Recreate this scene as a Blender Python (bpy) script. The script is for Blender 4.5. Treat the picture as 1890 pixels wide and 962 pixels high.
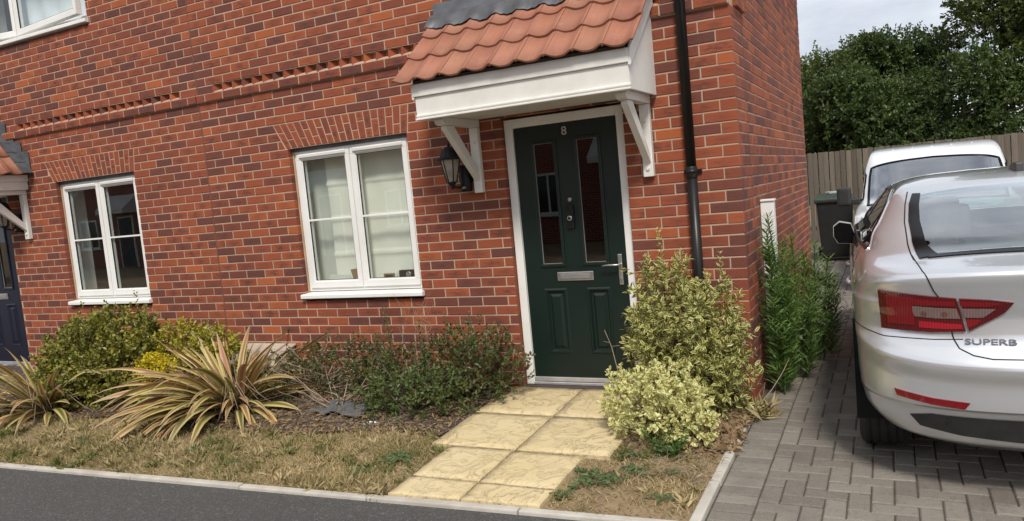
import bpy, bmesh, math, random
import numpy as np
from mathutils import Vector, Matrix
from mathutils.bvhtree import BVHTree
for o in list(bpy.data.objects): bpy.data.objects.remove(o)
scene = bpy.context.scene
C = scene.collection
rad = math.radians
# ---------------------------------------------------------------- camera
FPX, YAW, PITCH, ROLL = 1408.4, rad(-26.73), rad(-5.10), rad(-5.30)
CAM = np.array([0.8807, -5.2126, 1.6189])
def cam_axes():
    cy, sy, cp, sp = math.cos(YAW), math.sin(YAW), math.cos(PITCH), math.sin(PITCH)
    f = np.array([sy*cp, cy*cp, sp]); r = np.array([cy, -sy, 0.0]); u = np.cross(r, f)
    c, s = math.cos(ROLL), math.sin(ROLL)
    return c*r+s*u, -s*r+c*u, f
CR, CU, CF = cam_axes()
cd = bpy.data.cameras.new('camera'); cam = bpy.data.objects.new('camera', cd); C.objects.link(cam)
cd.sensor_fit = 'HORIZONTAL'; cd.sensor_width = 36.0; cd.lens = FPX/1890*36.0
cd.clip_start = 0.05; cd.clip_end = 2000
M = Matrix(((CR[0], CU[0], -CF[0], CAM[0]), (CR[1], CU[1], -CF[1], CAM[1]), (CR[2], CU[2], -CF[2], CAM[2]), (0, 0, 0, 1)))
cam.matrix_world = M
scene.camera = cam
# ---------------------------------------------------------------- sky, sun, exposure
SUN_DIR = Vector((0.30, -0.62, 0.80)).normalized()
world = bpy.data.worlds.new('World'); scene.world = world; world.use_nodes = True
nt = world.node_tree; nt.nodes.clear()
wo = nt.nodes.new('ShaderNodeOutputWorld'); bg = nt.nodes.new('ShaderNodeBackground'); bg.inputs['Strength'].default_value = 0.1
sky = nt.nodes.new('ShaderNodeTexSky'); sky.sky_type = 'NISHITA'; sky.sun_disc = False
sky.sun_elevation = math.asin(SUN_DIR.z); sky.sun_rotation = math.atan2(SUN_DIR.x, SUN_DIR.y)
tc = nt.nodes.new('ShaderNodeTexCoord'); mp = nt.nodes.new('ShaderNodeMapping'); mp.inputs['Scale'].default_value = (1.0, 1.0, 2.6)
n1 = nt.nodes.new('ShaderNodeTexNoise'); n1.inputs['Scale'].default_value = 2.6; n1.inputs['Detail'].default_value = 7; n1.inputs['Roughness'].default_value = 0.58
rp = nt.nodes.new('ShaderNodeValToRGB'); rp.color_ramp.elements[0].position = 0.36; rp.color_ramp.elements[1].position = 0.66
rp.color_ramp.elements[0].color = (2.35, 2.55, 2.95, 1); rp.color_ramp.elements[1].color = (4.7, 4.8, 4.95, 1)
mx = nt.nodes.new('ShaderNodeMixRGB'); mx.inputs[0].default_value = 0.93
nt.links.new(tc.outputs['Generated'], mp.inputs['Vector']); nt.links.new(mp.outputs[0], n1.inputs['Vector'])
nt.links.new(n1.outputs['Fac'], rp.inputs[0]); nt.links.new(sky.outputs[0], mx.inputs[1]); nt.links.new(rp.outputs[0], mx.inputs[2])
nt.links.new(mx.outputs[0], bg.inputs['Color']); nt.links.new(bg.outputs[0], wo.inputs['Surface'])
sl = bpy.data.lights.new('sun', 'SUN'); sl.energy = 1.5; sl.angle = rad(11); sl.color = (1.0, 0.94, 0.85)
so = bpy.data.objects.new('sun', sl); C.objects.link(so); so.location = (3, -6, 12)
so.rotation_euler = SUN_DIR.to_track_quat('Z', 'Y').to_euler()
scene.view_settings.view_transform = 'Standard'; scene.view_settings.look = 'None'
scene.view_settings.exposure = 1.2; scene.view_settings.gamma = 1.0; scene.view_settings.use_curve_mapping = False
scene.render.engine = 'CYCLES'; scene.render.resolution_x = 1024; scene.render.resolution_y = 521
scene.cycles.max_bounces = 8; scene.cycles.transparent_max_bounces = 16
# ---------------------------------------------------------------- helpers
RNG = random.Random(7); NR = np.random.default_rng(7)
def to_px(p):
    d = np.asarray(p, float)-CAM
    z = d@CF
    if z < 0.1: return None
    return 945+FPX*(d@CR)/z, 481-FPX*(d@CU)/z, z
def place(o, parent):
    if parent is not None:
        o.parent = parent
        if parent.get('_w'):
            o.matrix_parent_inverse = Matrix.Translation(parent.location).inverted()
    return o
def tag(o, label=None, cat=None, group=None, kind=None):
    if label: o['label'] = label
    if cat: o['category'] = cat
    if group: o['group'] = group
    if kind: o['kind'] = kind
    return o
def thing(name, label, cat, loc=(0, 0, 0), rz=0.0, group=None, world=True):
    """Empty at the base of a thing. world=True: its parts are modelled in world coordinates."""
    o = bpy.data.objects.new(name, None); C.objects.link(o); o.location = loc; o.rotation_euler = (0, 0, rz)
    o.empty_display_size = 0.1
    if world and any(loc): o['_w'] = 1
    return tag(o, label, cat, group)
class MB:
    def __init__(s): s.v = []; s.f = []; s.uv = {}; s.sm = set()
    def add(s, vs, fs, smooth=False):
        b = len(s.v); s.v += [tuple(p) for p in vs]
        for f in fs:
            if smooth: s.sm.add(len(s.f))
            s.f.append(tuple(i+b for i in f))
        return s
    def box(s, a, b, M=None):
        x0, y0, z0 = a; x1, y1, z1 = b
        vs = [(x0,y0,z0),(x1,y0,z0),(x1,y1,z0),(x0,y1,z0),(x0,y0,z1),(x1,y0,z1),(x1,y1,z1),(x0,y1,z1)]
        if M is not None: vs = [M @ Vector(p) for p in vs]
        return s.add(vs, [(0,3,2,1),(4,5,6,7),(0,1,5,4),(1,2,6,5),(2,3,7,6),(3,0,4,7)])
    def prism(s, poly, axis, a, b):
        """poly: 2D points; extruded along axis ('x','y','z') from a to b."""
        n = len(poly)
        def p3(p, t):
            return {'x': (t, p[0], p[1]), 'y': (p[0], t, p[1]), 'z': (p[0], p[1], t)}[axis]
        vs = [p3(p, a) for p in poly]+[p3(p, b) for p in poly]
        fs = [tuple(range(n))[::-1], tuple(range(n, 2*n))]+[(i, (i+1) % n, n+(i+1) % n, n+i) for i in range(n)]
        return s.add(vs, fs)
    def tube(s, pts, r, n=8, cap=True, smooth=True, flat=1.0):
        pts = [Vector(p) for p in pts]; k = len(pts)
        rs = r if isinstance(r, (list, tuple)) else [r]*k
        vs = []; ref = None
        for i, p in enumerate(pts):
            t = (pts[min(i+1, k-1)]-pts[max(i-1, 0)]).normalized()
            if ref is None:
                ref = Vector((0, 0, 1)) if abs(t.z) < 0.9 else Vector((1, 0, 0))
            a = t.cross(ref).normalized(); b = a.cross(t).normalized(); ref = b
            for j in range(n):
                q = 2*math.pi*j/n
                vs.append(p+a*(rs[i]*math.cos(q))+b*(rs[i]*flat*math.sin(q)))
        fs = [(i*n+j, i*n+(j+1) % n, (i+1)*n+(j+1) % n, (i+1)*n+j) for i in range(k-1) for j in range(n)]
        s.add(vs, fs, smooth)
        if cap:
            b0 = len(s.v)-len(vs)
            s.f.append(tuple(b0+j for j in range(n))[::-1]); s.f.append(tuple(b0+(k-1)*n+j for j in range(n)))
        return s
    def lathe(s, prof, c, axis='z', n=24, smooth=True, cap=True):
        """prof: list of (radius, along) around axis through c."""
        vs = []
        for (r, h) in prof:
            for j in range(n):
                q = 2*math.pi*j/n; a, b = r*math.cos(q), r*math.sin(q)
                p = {'z': (a, b, h), 'x': (h, a, b), 'y': (b, h, a)}[axis]
                vs.append((c[0]+p[0], c[1]+p[1], c[2]+p[2]))
        k = len(prof)
        fs = [(i*n+j, i*n+(j+1) % n, (i+1)*n+(j+1) % n, (i+1)*n+j) for i in range(k-1) for j in range(n)]
        s.add(vs, fs, smooth)
        if cap:
            b0 = len(s.v)-len(vs)
            s.f.append(tuple(b0+j for j in range(n))[::-1]); s.f.append(tuple(b0+(k-1)*n+j for j in range(n)))
        return s
    def build(s, name, m, parent=None, bevel=0.0, seg=2, smooth=False):
        me = bpy.data.meshes.new(name); me.from_pydata(s.v, [], s.f)
        if bevel > 0:
            bm = bmesh.new(); bm.from_mesh(me)
            es = [e for e in bm.edges if len(e.link_faces) == 2 and e.calc_face_angle() > 0.6]
            bmesh.ops.bevel(bm, geom=es, offset=bevel, segments=seg, affect='EDGES', profile=0.6, clamp_overlap=True)
            bm.to_mesh(me); bm.free()
        elif s.sm:
            for i in s.sm: me.polygons[i].use_smooth = True
        if smooth:
            for p in me.polygons: p.use_smooth = True
        me.validate(); me.update()
        if m is not None: me.materials.append(m)
        o = bpy.data.objects.new(name, me); C.objects.link(o)
        return place(o, parent)
def np_mesh(name, V, F, m, parent=None, uv=None, attr=None, smooth=False):
    """V (n,3); F (k,3|4); uv (k*c,2) per loop; attr dict name -> per-vertex floats."""
    V = np.ascontiguousarray(V, dtype=np.float32); F = np.ascontiguousarray(F, dtype=np.int32)
    me = bpy.data.meshes.new(name); k, c = F.shape
    me.vertices.add(len(V)); me.vertices.foreach_set('co', V.ravel())
    me.loops.add(k*c); me.loops.foreach_set('vertex_index', F.ravel())
    me.polygons.add(k); me.polygons.foreach_set('loop_start', np.arange(0, k*c, c, dtype=np.int32))
    me.polygons.foreach_set('use_smooth', np.full(k, bool(smooth)))
    if uv is not None:
        ul = me.uv_layers.new(name='UVMap'); ul.data.foreach_set('uv', np.ascontiguousarray(uv, dtype=np.float32).ravel())
    for kx, a in (attr or {}).items():
        at = me.attributes.new(kx, 'FLOAT', 'POINT'); at.data.foreach_set('value', np.ascontiguousarray(a, dtype=np.float32))
    me.update(calc_edges=True)
    if m is not None: me.materials.append(m)
    o = bpy.data.objects.new(name, me); C.objects.link(o)
    return place(o, parent)
def copy_tree(o, parent=None):
    c = o.copy(); C.objects.link(c); c.parent = parent
    for ch in [x for x in bpy.data.objects if x.parent == o]: copy_tree(ch, c)
    return c
# ---------------------------------------------------------------- materials
class NT:
    def __init__(s, name):
        s.m = bpy.data.materials.new(name); s.m.use_nodes = True; s.t = s.m.node_tree; s.t.nodes.clear()
        s.out = s.t.nodes.new('ShaderNodeOutputMaterial')
    def n(s, typ, **kw):
        nd = s.t.nodes.new('ShaderNode'+typ)
        for k, v in kw.items():
            if k.startswith('_'): setattr(nd, k[1:], v)
            else:
                nd.inputs[k.replace('__', ' ') if not k.isdigit() else int(k)].default_value = v
        return nd
    def l(s, a, b): s.t.links.new(a, b)
    def noise(s, scale, detail=4, rough=0.55, vec=None, dist=0.0):
        nd = s.n('TexNoise'); nd.inputs['Scale'].default_value = scale; nd.inputs['Detail'].default_value = detail
        nd.inputs['Roughness'].default_value = rough; nd.inputs['Distortion'].default_value = dist
        s.l(vec if vec is not None else s.pos(), nd.inputs['Vector']); return nd.outputs['Fac']
    def pos(s):
        if not hasattr(s, '_p'): s._p = s.n('NewGeometry').outputs['Position']
        return s._p
    def obco(s):
        if not hasattr(s, '_o'): s._o = s.n('TexCoord').outputs['Object']
        return s._o
    def ramp(s, fac, stops, interp='LINEAR'):
        nd = s.n('ValToRGB'); cr = nd.color_ramp; cr.interpolation = interp
        while len(cr.elements) < len(stops): cr.elements.new(0.5)
        for e, (p, c) in zip(cr.elements, stops):
            e.position = p; e.color = tuple(c)+(1,) if len(c) == 3 else c
        s.l(fac, nd.inputs[0]); return nd.outputs[0]
    def mix(s, fac, a, b, mode='MIX'):
        nd = s.n('MixRGB'); nd.blend_type = mode
        for i, x in ((0, fac), (1, a), (2, b)):
            if isinstance(x, bpy.types.NodeSocket): s.l(x, nd.inputs[i])
            else: nd.inputs[i].default_value = x if i == 0 else tuple(x)+(1,)
        return nd.outputs[0]
    def math(s, op, a, b=0.0, clamp=False):
        nd = s.n('Math'); nd.operation = op; nd.use_clamp = clamp
        for i, x in ((0, a), (1, b)):
            if isinstance(x, bpy.types.NodeSocket): s.l(x, nd.inputs[i])
            else: nd.inputs[i].default_value = x
        return nd.outputs[0]
    def rnd(s):
        a = s.n('Attribute'); a.attribute_name = 'rnd'; b = s.n('Attribute'); b.attribute_name = 'rnd'; b.attribute_type = 'OBJECT'
        return s.math('ADD', a.outputs['Fac'], b.outputs['Fac'])
    def bump(s, h, strength=0.3, dist=0.01):
        b = s.n('Bump'); b.inputs['Strength'].default_value = strength; b.inputs['Distance'].default_value = dist
        s.l(h, b.inputs['Height']); return b.outputs[0]
    def bsdf(s, col, rough=0.6, metal=0.0, normal=None, **kw):
        p = s.n('BsdfPrincipled')
        for key, x in (('Base Color', col), ('Roughness', rough), ('Metallic', metal)):
            if isinstance(x, bpy.types.NodeSocket): s.l(x, p.inputs[key])
            else: p.inputs[key].default_value = tuple(x)+(1,) if key == 'Base Color' else x
        for k, v in kw.items(): p.inputs[k.replace('_', ' ')].default_value = v
        if normal is not None: s.l(normal, p.inputs['Normal'])
        s.l(p.outputs[0], s.out.inputs['Surface']); s.p = p
        return s.m
def simple(name, c1, c2=None, scale=6.0, rough=0.6, metal=0.0, bump=0.0, bscale=40.0, lo=0.35, hi=0.65, bdist=0.004, **kw):
    t = NT(name); c2 = c2 or tuple(x*0.85 for x in c1)
    col = t.ramp(t.noise(scale, 5), [(lo, c1), (hi, c2)])
    nm = t.bump(t.noise(bscale, 5), bump, bdist) if bump else None
    return t.bsdf(col, rough, metal, nm, **kw)
def glass_mat(name, tint=(0.9, 0.95, 0.93), boost=1.6, rough=0.0, ior=1.5):
    t = NT(name)
    tr = t.n('BsdfTransparent'); tr.inputs[0].default_value = tint+(1,)
    gl = t.n('BsdfGlossy'); gl.inputs['Roughness'].default_value = rough; gl.inputs['Color'].default_value = (0.95, 0.97, 1, 1)
    lw = t.n('LayerWeight'); lw.inputs['Blend'].default_value = 0.5; fz = t.math('ADD', 0.042, t.math('MULTIPLY', t.math('POWER', lw.outputs['Facing'], 5.0), 0.958))
    wv = t.bump(t.noise(1.3, 1), 0.04, 0.02); t.l(wv, gl.inputs['Normal'])
    m = t.n('MixShader'); t.l(t.math('MULTIPLY', fz, boost, True), m.inputs[0]); t.l(tr.outputs[0], m.inputs[1]); t.l(gl.outputs[0], m.inputs[2])
    t.l(m.outputs[0], t.out.inputs['Surface']); return t.m
def brick_mat():
    t = NT('brick'); r = t.rnd(); r2 = t.math('FRACT', t.math('MULTIPLY', r, 7.31)); r3 = t.math('FRACT', t.math('MULTIPLY', r, 23.7))
    base = t.ramp(r, [(0.0, (0.37, 0.096, 0.030)), (0.12, (0.30, 0.073, 0.027)), (0.55, (0.235, 0.055, 0.025)), (0.80, (0.165, 0.044, 0.026)), (1.0, (0.110, 0.036, 0.028))])
    uvn = t.n('UVMap'); sep = t.n('SeparateXYZ'); t.l(uvn.outputs[0], sep.inputs[0])
    du = t.math('ABSOLUTE', t.math('SUBTRACT', sep.outputs[0], 0.5)); dv = t.math('ABSOLUTE', t.math('SUBTRACT', sep.outputs[1], 0.45))
    cen = t.math('SUBTRACT', 1.0, t.math('ADD', t.math('MULTIPLY', du, 1.5), t.math('MULTIPLY', dv, 1.1)))
    ns = t.n('Mapping'); ns.inputs['Scale'].default_value = (9, 9, 34); t.l(t.pos(), ns.inputs[0])
    streak = t.noise(1.6, 6, 0.65, ns.outputs[0], 0.8)
    d = t.math('MULTIPLY', t.math('MULTIPLY', t.math('ADD', t.math('SUBTRACT', cen, 0.18), t.math('MULTIPLY', t.math('SUBTRACT', streak, 0.5), 3.6)), 1.25), r2, True)
    col = t.mix(t.math('MULTIPLY', d, 0.85), base, (0.078, 0.031, 0.027))
    fine = t.noise(120, 4, 0.7)
    col = t.mix(t.math('MULTIPLY', t.math('SUBTRACT', fine, 0.52, True), 1.6, True), col, (0.40, 0.13, 0.065))
    col = t.mix(t.math('MULTIPLY', t.math('SUBTRACT', t.noise(55, 5, 0.7), 0.60, True), 3.0, True), col, (0.05, 0.025, 0.024))
    eff = t.math('MULTIPLY', t.math('SUBTRACT', t.noise(4.2, 6, 0.75), 0.66, True), 5.0, True)
    col = t.mix(t.math('MULTIPLY', eff, 0.55), col, (0.48, 0.36, 0.31))
    h = t.math('ADD', t.math('MULTIPLY', streak, 0.7), t.math('MULTIPLY', fine, 0.3))
    col = t.mix(t.math('MULTIPLY', t.math('SUBTRACT', t.noise(0.9, 5, 0.65), 0.46, True), 1.5, True), col, t.mix(1.0, col, (0.62, 0.58, 0.58), 'MULTIPLY'))
    return t.bsdf(col, 0.86, 0, t.bump(h, 0.55, 0.006))
def mortar_mat():
    t = NT('mortar'); col = t.ramp(t.noise(2.5, 5), [(0.3, (0.50, 0.365, 0.265)), (0.7, (0.39, 0.28, 0.20))])
    col = t.mix(t.math('MULTIPLY', t.noise(160, 3), 0.35), col, (0.42, 0.30, 0.22))
    col = t.mix(t.math('MULTIPLY', t.math('SUBTRACT', t.noise(1.3, 6, 0.7), 0.48, True), 2.2, True), col, (0.30, 0.215, 0.165))
    return t.bsdf(col, 0.95, 0, t.bump(t.noise(220, 3), 0.5, 0.003))
def leaf_mat(name, stops, edge=None, edge_lo=0.45, edge_hi=0.75, rough=0.45, trans=0.25):
    """stops: ramp over per-leaf random; edge colour towards the leaf margin (uv.x = 0 midrib, 1 margin)."""
    t = NT(name); col = t.ramp(t.rnd(), stops)
    if edge:
        uvn = t.n('UVMap'); sep = t.n('SeparateXYZ'); t.l(uvn.outputs[0], sep.inputs[0])
        f = t.math('ADD', sep.outputs[0], t.math('MULTIPLY', t.math('SUBTRACT', t.noise(90, 2), 0.5), 0.5))
        mr = t.n('MapRange'); mr.inputs['From Min'].default_value = edge_lo; mr.inputs['From Max'].default_value = edge_hi
        t.l(f, mr.inputs['Value']); col = t.mix(mr.outputs[0], col, edge)
    p = t.n('BsdfPrincipled'); t.l(col, p.inputs['Base Color']); p.inputs['Roughness'].default_value = rough
    tr = t.n('BsdfTranslucent'); t.l(t.mix(0.5, col, (0.25, 0.3, 0.02), 'MIX') if not edge else col, tr.inputs[0])
    m = t.n('MixShader'); m.inputs[0].default_value = trans; t.l(p.outputs[0], m.inputs[1]); t.l(tr.outputs[0], m.inputs[2])
    t.l(m.outputs[0], t.out.inputs['Surface']); return t.m
MT = {}
MT['brick'] = brick_mat(); MT['mortar'] = mortar_mat()
MT['upvc'] = simple('white_upvc', (0.80, 0.80, 0.78), (0.74, 0.74, 0.71), 3, 0.32, bump=0.02)
MT['paint'] = simple('white_painted_wood', (0.74, 0.73, 0.69), (0.66, 0.645, 0.60), 5, 0.5, bump=0.10, bscale=60)
MT['glass'] = glass_mat('window_glass', (0.95, 0.975, 0.965), 1.4)
MT['gasket'] = simple('black_rubber', (0.012, 0.012, 0.012), rough=0.6)
MT['lead'] = simple('lead_flashing', (0.14, 0.15, 0.165), (0.09, 0.095, 0.105), 9, 0.5, 0.35, bump=0.25, bscale=18, bdist=0.01)
MT['black'] = simple('black_metal', (0.008, 0.008, 0.008), (0.014, 0.014, 0.014), 12, 0.5, bump=0.05, Specular_IOR_Level=0.25)
MT['pipe'] = simple('black_plastic_pipe', (0.010, 0.010, 0.010), (0.016, 0.016, 0.016), 5, 0.35, Specular_IOR_Level=0.3)
MT['steel'] = simple('brushed_steel', (0.62, 0.61, 0.58), (0.5, 0.49, 0.47), 30, 0.33, 0.9)
MT['alu'] = simple('aluminium_threshold', (0.72, 0.72, 0.72), (0.6, 0.6, 0.6), 12, 0.35, 0.7)
# ================================================================ houses
J = -4.8495; W1, W2 = J+1.0125, J+1.0125+1.2475; D1, D2 = -1.7359, -0.7775
Z0 = 2.70; CO = 0.075
ROW_TOP, ROW_BOT = -23, 36
DEPTH = 4.42
def zr(r): return Z0-CO*r            # top of row r
SL_W2R, SL_W2L = J-1.0125, J-1.0125-1.2475
UWR, UWL = J-1.39, J-1.39-1.80       # upper window of the left house
NDR, NDL = -8.03, -8.985             # front door of the left house
LX = -10.6
def brick_corners(s0, s1, z0, z1, s0t=None, s1t=None):
    return (s0, s1, z0, z1, s0 if s0t is None else s0t, s1 if s1t is None else s1t)
def subtract(iv, cut):
    out = []
    for a, b in iv:
        if cut[1] <= a or cut[0] >= b: out.append((a, b)); continue
        if cut[0] > a: out.append((a, cut[0]))
        if cut[1] < b: out.append((cut[1], b))
    return out
def lay_row(r, a, b, start, half_first, d=1):
    """stretcher bond pieces inside [a,b]; phase from 'start' growing in direction d."""
    out = []; L = 0.225
    off = 0.1125 if half_first else 0.0
    n0 = -60
    for n in range(n0, 61):
        p = start+d*(0.005+off+n*L) if not half_first else start+d*(0.005-0.1125+n*L)
        x0, x1 = (p, p+0.215) if d > 0 else (p-0.215, p)
        x0c, x1c = max(x0, a), min(x1, b)
        if x1c-x0c > 0.028: out.append((x0c, x1c))
    out.sort()
    return out
ARCH = [(W1-0.005, W2+0.005), (SL_W2L-0.005, SL_W2R+0.005)]
def arch_cut(r, A):
    """extent (bottom, top) of the flared soldier arch in row r (rows 4..6)"""
    fl = 0.115
    def e(z): t = (z-zr(7))/(zr(4)-zr(7)); return A[0]-0.02-fl*t, A[1]+0.005+0.03*t
    return e(zr(r)-0.07), e(zr(r)-0.005)
DENT = {'h1': (-4.645, -0.46), 'h2': (-7.64, -5.085)}
OPEN1 = [(W1, W2, zr(25), zr(7)), (D1, D2, 0.0, zr(7))]
OPEN2 = [(SL_W2L, SL_W2R, zr(25), zr(7)), (NDL, NDR, 0.0, zr(7)), (UWL, UWR, zr(-13), zr(-31))]
def front_bricks(xa, xb, opens, arch, dent, corner):
    B = []
    for r in range(ROW_TOP, ROW_BOT):
        z1 = zr(r)-0.005; z0 = z1-0.065
        iv = [(xa, xb)]
        sl = {}
        for (a, b, oz0, oz1) in opens:
            if z0 < oz1-0.01 and z1 > oz0+0.01: iv = subtract(iv, (a, b))
        if 4 <= r <= 6:
            lo, hi = arch_cut(r, arch)
            iv = subtract(iv, (min(lo[0], hi[0]), max(lo[1], hi[1])))
            sl = {min(lo[0], hi[0]): (lo[0]-0.008, hi[0]-0.008), max(lo[1], hi[1]): (lo[1]+0.008, hi[1]+0.008)}
        if r == -2: iv = subtract(iv, dent)
        for (a, b) in iv:
            if corner and r != -1:
                # left part keeps the phase of the movement joint, right pier that of the corner
                split = -1.28
                segs = []
                if a < split: segs += lay_row(r, a, min(b, split), J+0.001, r % 2 == 1, 1)
                if b > split:
                    s2 = lay_row(r, max(a, split), b, 0.005, r % 2 == 0, -1)
                    if abs(b) < 1e-6 and r % 2 == 0: s2 = [q for q in s2 if q[1] < -0.05 or q[1]-q[0] > 0.15]
                    segs += s2
            elif corner:
                segs = lay_row(r, a, b, J+0.001, True, 1)
            else:
                segs = lay_row(r, a, b, J-0.001, r % 2 == 1, -1)
            for (p, q) in segs:
                pt, qt = p, q
                if p in sl: p, pt = sl[p]
                if q in sl: q, qt = sl[q]
                B.append(('f', p, q, z0, z1, pt, qt, -0.026 if r == -1 else 0.0))
    return B
def side_bricks():
    B = []
    for r in range(ROW_TOP, ROW_BOT):
        z1 = zr(r)-0.005; z0 = z1-0.065
        start = 0.0 if r % 2 == 0 else 0.1125
        p = start
        while p < DEPTH-0.03:
            q = min(p+0.215, DEPTH)
            if p < 0.44 < q and q-0.44 > 0.03: B.append(('s', p, 0.434, z0, z1, p, 0.434, -0.026 if r == -1 else 0)); B.append(('s', 0.446, q, z0, z1, 0.446, q, 0))
            else: B.append(('s', p, q, z0, z1, p, q, -0.026 if r == -1 and q < 0.45 else 0))
            p += 0.225
    return B
BD = 0.1025
def brick_local(s0, s1, z0, z1, s0t, s1t, depth=BD):
    """verts in (s, depth, z) relative to face centre"""
    c = 0.0035
    o = [(s0, z0), (s1, z0), (s1t, z1), (s0t, z1)]
    i = [(s0+c, z0+c), (s1-c, z0+c), (s1t-c, z1-c), (s0t+c, z1-c)]
    V = [(a, 0.0, b) for a, b in i]+[(a, c, b) for a, b in o]+[(a, depth, b) for a, b in o]
    F = [(0, 1, 2, 3)]
    for k in range(4):
        n = (k+1) % 4
        F += [(4+k, 4+n, n, k), (8+k, 8+n, 4+n, 4+k)]
    return V, F
def brick_uv(V, F, s0, s1, z0, z1):
    return [((V[i][0]-s0)/max(s1-s0, 1e-4)*(min(1.0, (s1-s0)/0.215)), (V[i][2]-z0)/(z1-z0)) for f in F for i in f]
def emit_bricks(B, wall, limit):
    cell = []
    for b in B:
        k, s0, s1, z0, z1, s0t, s1t, dy = b
        sc, zc = (s0+s1)/2, (z0+z1)/2
        p = (sc, 0, zc) if k == 'f' else (0, sc, zc)
        px = to_px(p); score = 0
        if px and -10 < px[0] < 1900 and -10 < px[1] < 972:
            d = np.array(p)-CAM; dist = np.linalg.norm(d); cosn = abs(d[1] if k == 'f' else d[0])/dist
            score = (s1-s0)*cosn/dist**2
            if k == 'f' and -2.2 < sc < -0.5 and zc > 2.3: score *= 0.0
            if k == 'f' and zc < 0.45: score *= 0.35
            if k == 'f' and -0.7 < sc < 0.0 and zc < 0.95: score *= 0.2
        cell.append(score)
    order = np.argsort(-np.array(cell)); single = set(order[:limit].tolist())
    cache = {}; VV, FF, UV, AT = [], [], [], []; nv = 0
    for idx, b in enumerate(B):
        k, s0, s1, z0, z1, s0t, s1t, dy = b
        sc, zc = (s0+s1)/2, (z0+z1)/2
        rv = RNG.random(); jd = RNG.uniform(-0.0012, 0.0016)+dy
        hd = 0.0013
        if idx in single and cell[idx] > 0:
            w = round((s1-s0)/0.004)*0.004 if s0 == s0t and s1 == s1t else None
            key = w
            if w is None or key not in cache:
                V, F = brick_local(s0-sc, s1-sc, z0-zc, z1-zc, s0t-sc, s1t-sc)
                if k == 's': pass
                me = bpy.data.meshes.new('brick'); me.from_pydata(V, [], F)
                ul = me.uv_layers.new(name='UVMap'); ul.data.foreach_set('uv', np.array(brick_uv(V, F, s0-sc, s1-sc, z0-zc, z1-zc), dtype=np.float32).ravel())
                me.materials.append(MT['brick']); me.shade_flat()
                if w is not None: cache[key] = me
            else: me = cache[key]
            o = bpy.data.objects.new('brick', me); C.objects.link(o); o.parent = wall; o['rnd'] = rv
            if k == 'f': o.location = (sc, jd, zc); o.rotation_euler = (RNG.uniform(-.008, .008), RNG.uniform(-.006, .006), RNG.uniform(-.004, .004))
            else: o.location = (-jd, sc, zc); o.rotation_euler = (0, 0, math.pi/2)
            continue
        V, F = brick_local(s0, s1, z0, z1, s0t, s1t)
        V = np.array(V); t = RNG.uniform(-0.0014, 0.0014); V[:, 2] += (V[:, 0]-sc)*t*4; V[:, 1] += jd
        if k == 's': V = np.stack([-V[:, 1], V[:, 0], V[:, 2]], 1)
        UV += brick_uv(brick_local(s0, s1, z0, z1, s0t, s1t)[0], F, s0, s1, z0, z1)
        VV.append(V); FF.append(np.array(F)+nv); nv += 12; AT += [rv]*12
    o = np_mesh('brickwork', np.concatenate(VV), np.concatenate(FF), MT['brick'], wall, UV, {'rnd': AT})
    o['kind'] = 'stuff'
def wall_core(name, xa, xb, opens, house, side):
    mb = MB(); e = 0.005; y = 0.0045
    xs = sorted({xa, xb}|{o[0]-e for o in opens}|{o[1]+e for o in opens})
    zs = sorted({-0.1, zr(ROW_TOP)}|{max(-0.1, o[2]-e) for o in opens}|{min(zr(ROW_TOP), o[3]+e) for o in opens})
    def hole(cx, cz): return any(o[0]-e < cx < o[1]+e and o[2]-e < cz < o[3]+e for o in opens)
    for i in range(len(xs)-1):
        for k in range(len(zs)-1):
            if hole((xs[i]+xs[i+1])/2, (zs[k]+zs[k+1])/2): continue
            mb.add([(xs[i], y, zs[k]), (xs[i+1], y, zs[k]), (xs[i+1], y, zs[k+1]), (xs[i], y, zs[k+1])], [(0, 1, 2, 3)])
    for (a, b, c, d) in opens:
        a -= e; b += e; c = max(-0.1, c-e); d = min(d+e, zr(ROW_TOP)); y2 = 0.16 if (d-c) > 0.2 else 0.058
        mb.add([(a, y, c), (a, y, d), (a, y2, d), (a, y2, c)], [(0, 1, 2, 3)])
        mb.add([(b, y, c), (b, y2, c), (b, y2, d), (b, y, d)], [(0, 1, 2, 3)])
        mb.add([(a, y, d), (b, y, d), (b, y2, d), (a, y2, d)], [(0, 1, 2, 3)])
        mb.add([(a, y, c), (a, y2, c), (b, y2, c), (b, y, c)], [(0, 1, 2, 3)])
        if d-c < 0.2: mb.add([(a, y2, c), (b, y2, c), (b, y2, d), (a, y2, d)], [(0, 1, 2, 3)])
    z1 = zr(ROW_TOP)
    if side:
        mb.add([(-0.0045, y, -0.1), (-0.0045, DEPTH-0.006, -0.1), (-0.0045, DEPTH-0.006, z1), (-0.0045, y, z1)], [(0, 1, 2, 3)])
        mb.box((-0.10, DEPTH-0.03, -0.1), (-0.006, DEPTH-0.005, z1))
    return mb.build('wall', MT['mortar'], house)
def far_brick_mat():
    t = NT('far_brick'); tcx = t.n('TexCoord'); b = t.n('TexBrick'); b.offset = 0.5
    sep = t.n('SeparateXYZ'); t.l(t.pos(), sep.inputs[0]); cmb = t.n('CombineXYZ')
    t.l(t.math('ADD', sep.outputs[0], sep.outputs[1]), cmb.inputs[0]); t.l(sep.outputs[2], cmb.inputs[1])
    t.l(cmb.outputs[0], b.inputs['Vector']); b.inputs['Scale'].default_value = 1.0
    b.inputs['Brick Width'].default_value = 0.225; b.inputs['Row Height'].default_value = 0.075; b.inputs['Mortar Size'].default_value = 0.005
    b.inputs['Color1'].default_value = (0.30, 0.068, 0.036, 1); b.inputs['Color2'].default_value = (0.15, 0.045, 0.036, 1); b.inputs['Mortar'].default_value = (0.45, 0.33, 0.25, 1)
    return t.bsdf(b.outputs['Color'], 0.88)
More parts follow.
